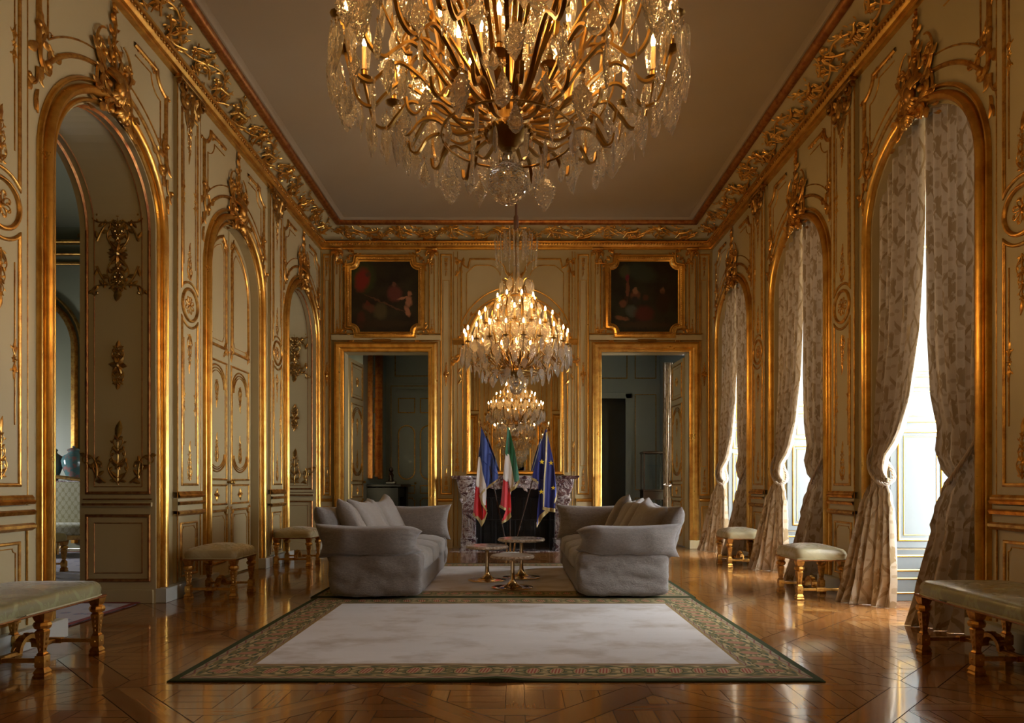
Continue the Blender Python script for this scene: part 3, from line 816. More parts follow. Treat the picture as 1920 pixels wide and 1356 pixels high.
for nm, m_, mat_, sm in (('window_moulding', bay_mould(False), 'bright_gold', 35), ('arch_moulding', P_mould, 'bright_gold', 35), ('spandrel_moulding', P_upper, 'gold', 35), ('volute_ornament', P_scroll, 'gold', 60), ('keystone_cartouche', P_cart, 'gold', 60),
                     ('pilaster', P_pb, 'cream_paint', 20), ('pilaster_moulding', P_pg, 'gold', 35), ('pilaster_ornament', P_po, 'gold', 60), ('cornice_bracket', P_br, 'old_gold', 60)):
    protos[nm] = m_.build(nm, mat_, smooth=sm)
used = set()
def place(nm, wall, u, z=0.0):
    o = protos[nm]
    if nm in used: o = o.copy(); scn.collection.objects.link(o)
    used.add(nm); o.parent = wall; o.location = (u, 0, z); return o
for wall, f in ((wl, lambda y: -(y - YC)), (wr, lambda y: y - YC)):
    for y in BR if wall is wr else BAYS:
        for nm in ('window_moulding' if wall is wr else 'arch_moulding', 'spandrel_moulding', 'volute_ornament', 'keystone_cartouche'): place(nm, wall, f(y))
    for y in PR if wall is wr else PIL + [1.91]:
        for nm in ('pilaster', 'pilaster_moulding', 'pilaster_ornament', 'cornice_bracket'): place(nm, wall, f(y))
    mb = MB(); hA = AR if wall is wr else ARCH_A; ys = [YB] + [q for y in (BR if wall is wr else BAYS) for q in (y - hA, y + hA)] + [YE]
    for a, b in zip(ys[::2], ys[1::2]):
        a2, b2_ = sorted((f(a), f(b)))
        mb.bbox(a2, b2_, 0, .10, 0, .14, .006)
    o = mb.build('skirting', 'plinth_paint', smooth=20); o.parent = wall

# ---------------------------------------------------------------- cornice and cove
def loop_sweep(name, mat, prof, parent, smooth=35):
    """prof [(inset from wall, z)] swept round the room"""
    rings = []
    for o_, z in prof:
        rings.append([(XL + o_, YB + o_, z), (XR - o_, YB + o_, z), (XR - o_, YE - o_, z), (XL + o_, YE - o_, z)])
    mb = MB(); mb.loft(rings, caps=False)
    o = mb.build(name, mat, smooth=smooth); o.parent = parent; return o
loop_sweep('cornice_moulding', 'bright_gold', [(0, 5.29), (.05, 5.29), (.055, 5.315), (.085, 5.32), (.11, 5.345), (.115, 5.37), (.14, 5.375), (.145, 5.395), (.10, 5.402)], ceil)
loop_sweep('cornice_fillet', 'red_gold', [(.10, 5.402), (.105, 5.42), (.075, 5.428), (.06, 5.44)], ceil)  # narrow red gold step between cornice moulding and cove
loop_sweep('cove', 'cream_paint', [(.0, 5.43), (.06, 5.435), (.13, 5.50), (.25, 5.572), (.38, 5.61)], ceil, 50)
loop_sweep('ceiling_band', 'red_gold', [(.375, 5.608), (.385, 5.590), (.41, 5.580), (.44, 5.583), (.462, 5.60), (.475, 5.625), (.475, 5.66)], ceil)
loop_sweep('ceiling_fillet', 'ceiling_paint', [(.476, 5.66), (.476, 5.64), (.50, 5.635), (.53, 5.65), (.56, 5.66)], ceil)
# egg and dart row on the cornice
mb = MB()
def edge_row(pitch, fn):
    for ax in range(4):
        if ax in (0, 2):
            x = XL + .2
            while x < XR - .2: fn(x, (YB if ax == 0 else YE), ax); x += pitch
        else:
            y = YB + .2
            while y < YE - .2: fn((XR if ax == 1 else XL), y, ax); y += pitch
def egg(x, y, ax):
    ins = .118; dz = 5.362
    px, py = {0: (x, y + ins), 2: (x, y - ins), 1: (x - ins, y), 3: (x + ins, y)}[ax]
    mb.ball((px, py, dz), (.016, .016, .02), 5, 4)
edge_row(.05, egg); o = mb.build('egg_row', 'old_gold', smooth=60); o.parent = ceil

# frieze relief: scrolls, sprays and small figures on the cove, one object per stretch
CA = atan2(.17, .30)
def cove_tf(x, y, z):      # z measured up the slope from the cornice, y out of it
    # slope direction (inset, rise) ; normal points down into the room
    dx, dz = cos(CA), sin(CA)
    return (x, .085 + z * dx + y * dz * .9, 5.445 + z * dz - y * dx * .9)
def figure(mb, x, z, h, face, kind):
    y = .012; s = h
    if kind == 'putto':
        mb.ball((x, y + .01, z + .86 * s), .085 * s, 7, 5)
        mb.tube([(x, y, z + .76 * s), (x + face * .03 * s, y + .01, z + .6 * s), (x, y, z + .42 * s)], [.05 * s, .085 * s, .075 * s], 6)
        for q, (a, b) in enumerate((((.20, .25), (.10, .02)), ((-.06, .22), (-.22, .05)))):
            mb.tube([(x, y, z + .44 * s), (x + face * a[0] * s, y + .01, z + a[1] * s), (x + face * b[0] * s, y, z + b[1] * s)], [.055 * s, .045 * s, .025 * s], 5)
        for a, b in (((.18, .62), (.34, .78)), ((-.16, .66), (-.26, .48))):
            mb.tube([(x, y, z + .68 * s), (x + face * a[0] * s, y + .012, z + a[1] * s), (x + face * b[0] * s, y, z + b[1] * s)], [.05 * s, .04 * s, .025 * s], 5)
        mb.leaf(x - face * .03 * s, z + .66 * s, pi / 2 + face * .9, .30 * s, .09 * s, y)
        mb.leaf(x - face * .05 * s, z + .48 * s, pi / 2 + face * 1.5, .2 * s, .06 * s, y)
    else:
        mb.tube([(x - face * .36 * s, y, z + .40 * s), (x - face * .1 * s, y + .012, z + .46 * s), (x + face * .18 * s, y + .012, z + .50 * s), (x + face * .32 * s, y, z + .66 * s), (x + face * .46 * s, y, z + .68 * s)],
                [.06 * s, .08 * s, .09 * s, .05 * s, .03 * s], 6)
        for bx, tx in ((-.32, -.52), (-.22, -.2), (.18, .30), (.24, .46)):
            mb.tube([(x + face * bx * s, y, z + .40 * s), (x + face * (bx + tx) / 2 * s, y, z + .2 * s), (x + face * tx * s, y, z + .03 * s)], [.055 * s, .035 * s, .022 * s], 5)
        mb.scroll(x - face * .36 * s, z + .45 * s, pi - .6 if face > 0 else .6, .34 * s, 2.6, .022 * s, -face, 10, y)
        mb.leaf(x + face * .3 * s, z + .68 * s, pi / 2 + face * .7, .14 * s, .08 * s, y); mb.leaf(x, z + .5 * s, pi / 2 + face * .6, .25 * s, .07 * s, y)
def frieze(length, seed):
    rr = random.Random(seed); mb = MB(tf=cove_tf)
    half = length / 2; n = max(2, round(length / .46)); st = length / n
    P = [(x_, .004, .16 + .09 * sin(2 * pi * x_ / (2 * st))) for x_ in [-half + length * q / (n * 12) for q in range(n * 12 + 1)]]
    mb.tube(P, .012, 5, .8)
    for q in range(3, len(P) - 3, 3): mb.leaf(P[q][0], P[q][2], atan2(P[q + 1][2] - P[q][2], P[q + 1][0] - P[q][0]) + (.8 if q % 2 else -.8), .075, .03, .004, .014)
    for k in range(n):
        x = -half + st * (k + .5); f = 1 if k % 2 else -1
        # s-shaped running stem
        mb.scroll(x - st * .45, .10, .5 * f, .42, 4.4, .014, -f if k % 3 else f, 18, leaves=4)
        mb.scroll(x + st * .45, .17, pi - .4 * f, .40, 4.0, .013, -f, 18, leaves=4)
        mb.scroll(x - st * .2, .03, .2, .34, 3.2, .010, 1, 16, leaves=3)
        mb.scroll(x + st * .1, .26, -.1, .30, 3.6, .009, -1 if k % 2 else 1, 14, leaves=3)
        mb.scroll(x, .05, pi - .2, .26, 3.5, .009, -1, 14, leaves=2)
        mb.rosette(x + st * .42, .16, .035, 7)
        kind = ('putto', 'hound', 'spray', 'putto', 'hound')[(k + seed) % 5]
        if kind == 'spray':
            arabesque(mb, x, .02, .28, .24, 1, .007)
        else: figure(mb, x, .04, .27 * rr.uniform(.9, 1.08), f, kind)
        for q in range(5): mb.leaf(x + rr.uniform(-.24, .24), rr.uniform(.03, .28), rr.uniform(0, 6.28), .05, .022, .004, .012)
    return mb
f_side = [frieze(2.5, s_).build('frieze_relief', 'bright_gold', smooth=60) for s_ in (1, 2)]
f_end = frieze(6.3, 4).build('frieze_relief', 'bright_gold', smooth=60)
first = [True, True]
def place_frieze(src, i, loc, rz):
    o = src
    if i is not None:
        if not first[i]: o = src.copy(); scn.collection.objects.link(o)
        first[i] = False
    o.location = loc; o.rotation_euler = (0, 0, rz); o.parent = ceil; return o
place_frieze(f_end, None, ((XL + XR) / 2, YE, 0), pi)
for k, y in enumerate((1.6, 4.1, 6.6, 9.1, 10.75)):
    if k == 4: continue
    place_frieze(f_side[k % 2], k % 2, (XL, y, 0), -pi / 2); place_frieze(f_side[(k + 1) % 2], (k + 1) % 2, (XR, y, 0), pi / 2)
for rz, x in ((-pi / 2, XL), (pi / 2, XR)):
    o = frieze(1.55, 6).build('frieze_relief', 'bright_gold', smooth=60); o.parent = ceil; o.location = (x, 11.12, 0); o.rotation_euler = (0, 0, rz)

# ================================================================ end wall panelling (local x = -world x)
def px_x(px): return (px - 966) / 105.8
def px_z(py): return 1.15 + (907 - py) / 105.8
def end_panels(full=True):
    g, orn, body = MB(), MB(), MB()
    def fr(a, b, t, bt, h=.014, th=.018, y0=0.0, notch=0.0):
        g.frame(-px_x(b), -px_x(a), px_z(bt), px_z(t), h, th, y0, notch)
    def body_box(a, b, t, bt, d): body.bbox(-px_x(b), -px_x(a), 0, d, px_z(bt), px_z(t), .004)
    PAN = [(607, 619, 478, 928), (827, 846, 478, 926), (1084, 1103, 478, 926), (1312, 1329, 478, 928)]
    for a, b, t, bt in PAN:
        fr(a, b, t, bt, .014, .018)
        x = -px_x((a + b) / 2); w = (b - a) / 105.8
        g.frame(x - w * .28, x + w * .28, px_z(bt) + .5, px_z(t) - .45, .004, .006)
        arabesque(orn, x, px_z(bt) + .04, .42, .15, 1, .005); arabesque(orn, x, px_z(t) - .05, .34, .13, -1, .005)
        zc = px_z(702)
        orn.rosette(x, zc, .06, 8)
        for q in (-1, 1): arabesque(orn, x, zc + q * .04, .18, .10, q, .004)
    for a, b in ((626, 640), (804, 816), (1114, 1127), (1290, 1304)):
        body_box(a, b, 478, 632, .03)
        fr(a + 1.5, b - 1.5, 487, 627, .010, .014, .03)
        x = -px_x((a + b) / 2)
        arabesque(orn, x, px_z(626), .26, .09, 1, .004, .033); arabesque(orn, x, px_z(489), .26, .09, -1, .004, .033)
        # bracket under the cornice
        for s_ in (-1, 1): orn.scroll(x + s_ * .03, px_z(482), pi / 2 + s_ * .2, .20, 5.2, .018, -s_, 16, .04, 2, 1.2)
        orn.bbox(x - .10, x + .10, .02, .09, px_z(471), px_z(467), .005); orn.leaf(x, px_z(474), -pi / 2, .16, .08, .05, .03)
    # thin upright lines
    for p in (603, 623, 643, 822, 851, 858, 1073, 1078, 1108, 1131, 1308, 1333):
        top, bot = 472, 1024
        if p in (643, 1131): bot = 632
        if p in (623, 822, 1108, 1308): bot = 632
        x = -px_x(p); g.mould([(x, px_z(bot)), (x, px_z(top))], .006, .012)
    # dado rail and panels
    for a, b in ((601, 624), (819, 849), (1080, 1109), (1309, 1337)):
        x0, x1 = -px_x(b), -px_x(a)
        body.bbox(x0, x1, 0, .03, .02, .83, .004)
        g.sweep([(x0, .86), (x1, .86)], [(-.03, .0), (-.03, .035), (-.005, .06), (.015, .055), (.028, .03), (.028, 0)])
        g.frame(x0 + .06, x1 - .06, .22, .74, .009, .012, .03); g.frame(x0 + .09, x1 - .09, .25, .71, .003, .006, .03)
        body.bbox(x0, x1, 0, .05, 0, .14, .005)
    # door frames
    for cx, hw, zt in (DL, DR_):
        P = [(-cx + hw, 0.14), (-cx + hw, zt), (-cx - hw, zt), (-cx - hw, 0.14)]
        g.sweep(P, [(.0, -.02), (.0, .03), (-.03, .045), (-.055, .05), (-.075, .085), (-.12, .10), (-.15, .085), (-.17, .06), (-.175, 0)])
        for s_ in (-1, 1): body.bbox(-cx + s_ * (hw + .09) - .1, -cx + s_ * (hw + .09) + .1, 0, .10, 0, .15, .006)
        # shelf above the frame
        body.bbox(-cx - hw - .22, -cx + hw + .22, 0, .05, zt + .20, zt + .30, .01)
        g.mould([(-cx - hw - .22, zt + .32), (-cx + hw + .22, zt + .32)], .010, .07)
        g.mould([(-cx - hw - .20, zt + .20), (-cx + hw + .20, zt + .20)], .006, .055)
    # centre piece round the overmantel mirror
    def cp(p, q): return (-px_x(p), px_z(q))
    for s_ in (-1, 1):
        def m(x, z): return (s_ * x, z)
        g.mould([m(.955, 3.75), m(.955, 4.97)] + [m(.80 + .155 * cos(a), 5.125 - .155 * sin(a)) for a in (.2, .6, 1.0, 1.35)] + [m(.80, 5.13), m(.42, 5.13)] + [m(.42 - .26 * sin(a), 4.87 + .26 * cos(a)) for a in (.3, .7, 1.1, 1.5)] + [m(.10, 4.80)], .014, .022)
        g.mould([m(.86, 4.02), m(.86, 4.88), m(.78, 4.96), m(.70, 5.02), m(.48, 5.02)] + [m(.48 - .22 * sin(a), 4.80 + .22 * cos(a)) for a in (.3, .7, 1.1, 1.4)], .007, .012)
        A = [m(1.02 * cos(a), 3.62 + 1.02 * sin(a)) for a in [radians(18 + 5 * k) for k in range(15)]]
        g.mould(A, .013, .024)
        A = [m(.93 * cos(a), 3.60 + .90 * sin(a)) for a in [radians(0 + 5 * k) for k in range(19)]]
        g.mould([m(.93, 1.35)] + A, .012, .02)
        orn.scroll(s_ * .90, 5.05, pi / 2 - s_ * .9, .26, 4.6, .014, -s_, 14, leaves=4); orn.scroll(s_ * .98, 4.98, -pi / 2, .20, 4.2, .012, s_, 14, leaves=3)
        orn.scroll(s_ * .93, 3.98, -pi / 2 - s_ * .5, .34, 4.4, .018, s_, 16, leaves=4); orn.scroll(s_ * .95, 3.80, -pi / 2, .36, 4.2, .015, -s_, 16, leaves=4)
        orn.scroll(s_ * .80, 4.12, pi / 2 - s_ * -.9, .20, 4, .010, s_, 12, leaves=3); orn.scroll(s_ * .12, 4.80, pi / 2 + s_ * .6, .22, 4.2, .014, s_, 14, leaves=4)
        arabesque(orn, s_ * 1.03, 1.36, .55, .16, 1, .006)
        orn.scroll(s_ * .97, 3.55, -pi / 2, .45, 4.0, .018, s_, 16, .02, leaves=5)
        for q in range(6): orn.leaf(s_ * (.96 + .02 * sin(q * 2)), 3.5 - q * .10, -pi / 2 + (.5 if q % 2 else -.5), .12, .05, .02, .02)
        g.sweep([m(.90, 3.66), m(1.10, 3.66)][::s_], [(-.05, 0), (-.03, .05), (.0, .07), (.02, .09), (.045, .085), (.05, 0)])
        g.mould([m(.93, 1.35), m(.93, 3.6)], .008, .012)
    orn.rosette(.31, 4.33, .06, 8, .01)
    return g, orn, body
g, orn, body = end_panels()
kid_objs = [body.build('wall_panel', 'cream_paint', smooth=20), g.build('panel_moulding', 'bright_gold', smooth=35), orn.build('panel_ornament', 'gold', smooth=60)]
for o in kid_objs: o.parent = we
for o in kid_objs:      # the camera end of the room, seen in the mirror
    c = o.copy(); scn.collection.objects.link(c); c.parent = wb
we_loc = we.location
# ---------------------------------------------------------------- pictures over the doors
def octo(hx, hz, n, k=5):
    """rectangle with hollow corners, centred"""
    P = []
    for cx, cz, a in ((-hx, -hz, pi / 2), (hx, -hz, pi), (hx, hz, 1.5 * pi), (-hx, hz, 0)):
        P += [(cx + n * cos(a - pi / 2 * j / k), cz + n * sin(a - pi / 2 * j / k)) for j in range(k + 1)]
    return P
for px_, lab, cv in ((722, 'dark oil painting over the left doorway, red robed figure and children, gilt frame', 'canvas_left'),
                     (1208, 'dark oil painting over the right doorway, seated women in a dim grove, gilt frame', 'canvas_right')):
    t_ = thing('painting', (px_x(px_), YE - .005, px_z(557)), lab, 'painting', pi)
    hx, hz = .595, .625
    mb = MB(); P = octo(hx, hz, .15); n = len(P)
    mb.add([(x, .012, z) for x, z in P] + [(x, 0, z) for x, z in P], [tuple(range(n)), tuple(range(2 * n - 1, n - 1, -1))] + [(i, (i + 1) % n, n + (i + 1) % n, n + i) for i in range(n)])
    mb.build('canvas', cv, t_, smooth=0)
    mb = MB(); Pf = octo(hx, hz, .15)
    mb.sweep(Pf, [(.004, 0), (.004, .02), (-.015, .028), (-.03, .05), (-.06, .062), (-.09, .05), (-.105, .055), (-.12, .03), (-.12, 0)], closed=True)
    fr_ = mb.build('frame', 'bright_gold', t_)
    for sx in (-1, 1):
        for sz in (-1, 1):
            mb = MB()
            cx, cz = sx * (hx + .02), sz * (hz + .02); a0 = atan2(sz, sx)
            mb.scroll(cx - sx * .06, cz + sz * .05, a0 + sx * sz * .9, .26, 4.2, .014, -sx * sz, 14, .03, leaves=4)
            mb.scroll(cx + sx * .05, cz - sz * .06, a0 - sx * sz * .9, .26, 4.2, .014, sx * sz, 14, .03, leaves=4)
            mb.scroll(cx, cz, a0 + .5, .14, 3.8, .010, 1, 12, .03, leaves=2); mb.scroll(cx, cz, a0 - .5, .14, 3.8, .010, -1, 12, .03, leaves=2)
            mb.scroll(cx - sx * .14, cz + sz * .085, pi if sx > 0 else 0, .16, 3.6, .009, sx * sz, 12, .03, leaves=3)
            mb.scroll(cx + sx * .085, cz - sz * .14, -sz * pi / 2, .16, 3.6, .009, -sx * sz, 12, .03, leaves=3)
            mb.build('corner_ornament', 'gold', fr_, smooth=60)
    mb = MB()
    k = 0
    for i in range(len(P)):
        a, b = P[i], P[(i + 1) % len(P)]; L = sqrt((a[0] - b[0]) ** 2 + (a[1] - b[1]) ** 2); m_ = max(1, int(L / .035))
        for q in range(m_):
            f = (q + .5) / m_; x = a[0] + (b[0] - a[0]) * f; z = a[1] + (b[1] - a[1]) * f
            mb.ball((x * 1.075, .058, z * 1.07), .010, 5, 4)
    mb.build('beading', 'gold', fr_, smooth=60)
for px_, nm in ((717, 'left'), (1212, 'right')):
    x = -px_x(px_); mb = MB(); mb.bbox(x - .16, x + .16, .05, .08, px_z(643), px_z(637.5), .006)
    tag(mb.build('picture_light', 'brass', loc=(0, YE, 0), rz=pi), 'slim brass picture light bar on the ledge under the %s painting' % nm, 'picture light')

# ---------------------------------------------------------------- overmantel mirror, chimneypiece
def mirror(loc, rz, label):
    t_ = thing('overmantel_mirror', loc, label, 'mirror', rz)
    P = [(-.80, 1.37)] + [(.80 * cos(a), 3.62 + .78 * sin(a)) for a in [pi - pi * k / 24 for k in range(25)]] + [(.80, 1.37)]
    n = len(P); mb = MB()
    mb.add([(x, .022, z) for x, z in P] + [(x, .0, z) for x, z in P], [tuple(range(n)), tuple(range(2 * n - 1, n - 1, -1))] + [(i, (i + 1) % n, n + (i + 1) % n, n + i) for i in range(n)])
    mb.build('mirror_pane', 'mirror_glass', t_, smooth=0)
    mb = MB(); mb.sweep(P, [(-.008, 0), (-.008, .03), (.01, .04), (.02, .055), (.045, .06), (.06, .045), (.07, .03), (.07, 0)], closed=True)
    fr_ = mb.build('frame', 'bright_gold', t_)
    mb = MB()
    for s_ in (-1, 1):
        for q in range(26): mb.ball((s_ * .845, .06, 1.45 + q * .085), (.012, .012, .03), 5, 4)
    mb.build('beading', 'gold', fr_, smooth=60); return t_
mirror((0, YE, 0), pi, 'tall arched overmantel mirror in gilt frame reflecting the chandeliers')
o = mirror((0, YB, 0), 0, 'arched gilt mirror on the wall facing the fireplace')

fp = thing('fireplace', (0, YE, 0), 'purple and white veined marble fireplace with carved mantel under the mirror', 'fireplace', pi)
mb = MB()      # mantel shelf with a serpentine front
def serp(x, d):
    a = abs(x) / 1.08
    return d + .05 * cos(a * pi * 2.0) + (.05 if a > .72 else 0)
rings = []
for z, e in ((1.225, -.05), (1.235, -.02), (1.25, -.015), (1.262, .0), (1.28, .0), (1.287, -.012)):
    w = 1.09 + e; xs = [-w + 2 * w * k / 32 for k in range(33)]
    rings.append([(x, serp(x, .40) + e, z) for x in xs] + [(w, .0, z), (-w, .0, z)])
mb.loft(rings); mb.build('mantel_shelf', 'marble', fp, smooth=30)
for s_ in (-1, 1):
    mb = MB()
    prof = [(.0, .16, .44), (.04, .16, .44), (.05, .14, .41), (.18, .14, .40), (.20, .155, .42), (.22, .13, .38), (.55, .12, .37), (.80, .125, .385), (.95, .14, .41), (1.08, .16, .44), (1.17, .165, .44), (1.225, .17, .44)]
    rings = []
    for z, hw, d in prof:
        c0 = s_ * (.80 + (.04 if z > .9 else 0) * (z - .9) / .3)
        rings.append([(c0 - hw, 0, z), (c0 + hw, 0, z), (c0 + hw, d - .08, z), (c0 + hw * .75, d - .02, z), (c0 + hw * .3, d, z), (c0 - hw * .3, d, z), (c0 - hw * .75, d - .02, z), (c0 - hw, d - .08, z)])
    mb.loft(rings)
    for k in range(7): mb.tube([(s_ * .80 + (k - 3) * .033, .375 - abs(k - 3) * .006, z) for z in (.24, .5, .85)], .011, 6)
    jb = mb.build('jamb', 'marble', fp, smooth=30)
    mb = MB(); mb.scroll(s_ * .79, 1.0, pi / 2 - s_ * .3, .30, 4.6, .03, s_, 18, .40); mb.scroll(s_ * .82, 1.0, -pi / 2, .30, 3.6, .022, s_, 16, .38); mb.shell(s_ * .80, .98, .11, .25 * pi, .75 * pi, 6, .39, .04)
    mb.build('jamb_carving', 'marble', jb, smooth=60)
mb = MB()
xs = [-.68 + 1.36 * k / 32 for k in range(33)]
lo = [(x, 1.015 + .05 * abs(cos(x / .68 * pi)) + .03 * abs(x) / .68) for x in xs]
rings = [[(x, y_, z0) for (x, z0) in ([(p[0], p[1] + dz) for p in lo] + [(p[0], 1.23) for p in reversed(lo)])] for y_, dz in ((.0, .01), (.36, .01), (.39, .02), (.37, .05), (.35, .06))]
mb.loft(rings); lt_ = mb.build('lintel', 'marble', fp, smooth=30)
mb = MB(); mb.shell(0, 1.10, .10, .1 * pi, .9 * pi, 9, .38, .04); mb.scroll(-.08, 1.1, pi, .22, 3.6, .018, -1, 14, .37, 2); mb.scroll(.08, 1.1, 0, .22, 3.6, .018, 1, 14, .37, 2)
mb.build('lintel_carving', 'marble', lt_, smooth=60)
mb = MB(); mb.box(-.68, .68, .02, .06, 0.0, 1.15); mb.box(-.68, -.60, .06, .30, 0, 1.1); mb.box(.60, .68, .06, .30, 0, 1.1)
for k in range(8): mb.frame(-.55 + k * .14, -.43 + k * .14, .1, .9, .006, .01, .06)
mb.build('fireback', 'black_iron', fp, smooth=20)
mb = MB(); mb.bbox(-1.1, 1.1, .0, .62, -.002, .006, .002); o = mb.build('hearth_slab', 'marble', fp)

sc_ = thing('fire_screen', (0, YE - .54, 0.008), 'low folding glass fire screen standing before the black hearth', 'fire screen', pi)
for k in range(4):
    x0 = -.66 + k * .33; mb = MB()
    mb.box(x0 + .004, x0 + .326, -.003, .003, .01, .52); mb.build('glass_panel', 'screen_glass', sc_, smooth=0)
mb = MB()
for k in range(5): mb.tube([(-.66 + k * .33, 0, 0), (-.66 + k * .33, 0, .53)], .006, 6)
mb.tube([(-.66, 0, .527), (.66, 0, .527)], .005, 6, fdir=(0, 1, 0)); mb.build('rail', 'black_iron', sc_)

# ---------------------------------------------------------------- flags
YF = 11.05
def fx(px): return (px - 966) * YF / 1280
def fz(py): return 1.15 + (907 - py) * YF / 1280
def flag(label, tip, foot, bands, stars=(), finial='ball', order=0.0):
    """bands: list of (material, polygon in picture points, layer, lightly folded)"""
    y0 = -order
    t_ = thing('flag', (fx(foot[0]), YF, 0.055), label, 'flag', 0)
    ox = fx(foot[0]); oz = .055
    def P(px, py, y=0.0): return (fx(px) - ox, y + y0, fz(py) - oz)
    mb = MB(); a = Vector(P(*foot, .0)); a = Vector((0, 0, 0)); b = Vector(P(*tip))
    b.y = y0 + .02
    mb.tube([a, b], .011, 8); pole_ = mb.build('pole', 'dark_wood', t_)
    mb = MB(); d = (b - a).normalized()
    mb.tube([b, b + d * .02, b + d * .035, b + d * .055, b + d * .10, b + d * .15], [.012, .02, .012, .020, .024, .002], 8)
    mb.build('finial', 'polished_brass', pole_)
    for mat_, rails, lay in bands:       # rails: left edge list, right edge list of picture points
        Lp, Rp = rails; n = 26; m_ = 20; G = []
        def along(pts, f):
            ds = [0]
            for i in range(len(pts) - 1): ds.append(ds[-1] + sqrt((pts[i][0] - pts[i + 1][0]) ** 2 + (pts[i][1] - pts[i + 1][1]) ** 2))
            t = f * ds[-1]
            for i in range(len(pts) - 1):
                if t <= ds[i + 1] + 1e-9:
                    g_ = (t - ds[i]) / (ds[i + 1] - ds[i] + 1e-9)
                    return (pts[i][0] + (pts[i + 1][0] - pts[i][0]) * g_, pts[i][1] + (pts[i + 1][1] - pts[i][1]) * g_)
            return pts[-1]
        for i in range(n + 1):
            f = i / n; l = along(Lp, f); r = along(Rp, f); row = []
            for j in range(m_ + 1):
                q = j / m_; x = l[0] + (r[0] - l[0]) * q; y = l[1] + (r[1] - l[1]) * q
                w = abs(r[0] - l[0]) / 40
                dep = (.022 * sin(x * .33 + lay * 2) + .012 * sin(x * .61 + y * .02)) * min(1, .25 + f) 
                row.append(P(x, y, dep - lay * .035))
            G.append(row)
        mb = MB(); mb.grid(G); o = mb.build('cloth' if mat_ != 'fringe' else 'fringe', mat_, t_, smooth=80)
        s_ = o.modifiers.new('thickness', 'SOLIDIFY'); s_.thickness = .004
    for sx, sy, r, lay in stars:
        mb = MB(); c0 = P(sx, sy, -lay * .035 - .055); V = []
        for k in range(10):
            a_ = pi / 2 + k * pi / 5; rr_ = r * (1 if k % 2 == 0 else .40) * YF / 1280
            V.append((c0[0] + rr_ * cos(a_), c0[1], c0[2] + rr_ * sin(a_)))
        mb.add(V + [(v[0], v[1] + .004, v[2]) for v in V], [tuple(range(10)), tuple(range(19, 9, -1))] + [(i, (i + 1) % 10, 10 + (i + 1) % 10, 10 + i) for i in range(10)])
        mb.build('star', 'flag_star', t_, smooth=0)
    return t_
flag('blue white and red tricolour flag hanging left of the other two, gold fringe', (902, 801), (952, 1032), [
    ('flag_blue', ([(902, 803), (900, 830), (897, 857)], [(905, 806), (922, 850), (935, 893)]), 0),
    ('flag_blue', ([(898, 855), (900, 858), (905, 885), (911, 910), (913, 915)], [(922, 850), (934, 890), (934, 898), (922, 906), (914, 914)]), 0),
    ('flag_white', ([(897, 857), (892, 911)], [(900, 857), (908, 925)]), 0),
    ('flag_white', ([(900, 858), (900, 885), (898, 915), (900, 930)], [(901, 860), (908, 895), (912, 912), (910, 922)]), 0),
    ('flag_white', ([(900, 912), (901, 935), (906, 945), (910, 948)], [(912, 915), (912, 930), (911, 940), (911, 947)]), .3),
    ('flag_red', ([(892, 911), (887, 964)], [(898, 913), (906, 978)]), 0),
    ('flag_red', ([(897, 913), (899, 930), (905, 950), (906, 978)], [(900, 930), (906, 944), (912, 960), (910, 968)]), .2),
    ('flag_red', ([(907, 944), (910, 955)], [(912, 936), (912.5, 955)]), .1),
    ('fringe', ([(935, 897), (918, 909), (905, 920), (899, 928)], [(933, 901), (919, 913), (907, 923), (901, 930)]), .6),
    ('fringe', ([(898, 928), (903, 945), (912, 960)], [(901, 928), (906, 943), (913.5, 957)]), .6),
    ('fringe', ([(887, 961), (896, 968), (903, 976), (908, 972), (913, 960)], [(886, 966), (895, 974), (903, 988), (909, 978), (914, 962)]), .5),
    ], ())
flag('green white and red flag hanging in the middle of the three, gold fringe', (953, 803), (957, 1032), [
    ('flag_green', ([(952, 800), (950, 825), (947, 850)], [(955, 805), (964, 840), (973, 890)]), 0),
    ('flag_green', ([(947, 849), (955, 852), (965, 905)], [(956, 850), (972, 890), (974, 900)]), 0),
    ('flag_white', ([(948, 850), (943, 898)], [(953, 851), (952, 905)]), 0),
    ('flag_white', ([(953, 852), (951, 890), (956, 915), (957, 930)], [(956, 852), (963, 890), (967, 903), (959, 918)]), 0),
    ('flag_red', ([(944, 897), (938, 950)], [(952, 903), (956, 955)]), 0),
    ('flag_red', ([(952, 903), (955, 920), (949, 955), (941, 978)], [(954, 910), (957, 925), (959, 955), (957, 966)]), .3),
    ('fringe', ([(937, 946), (947, 952), (956, 952)], [(936, 951), (947, 957), (957, 957)]), .5),
    ('fringe', ([(974, 898), (966, 910), (956, 918)], [(974, 905), (967, 916), (957, 923)]), .6),
    ('fringe', ([(942, 972), (950, 968), (957, 960)], [(941, 982), (951, 977), (959, 969)]), .7),
    ], (), order=.06)
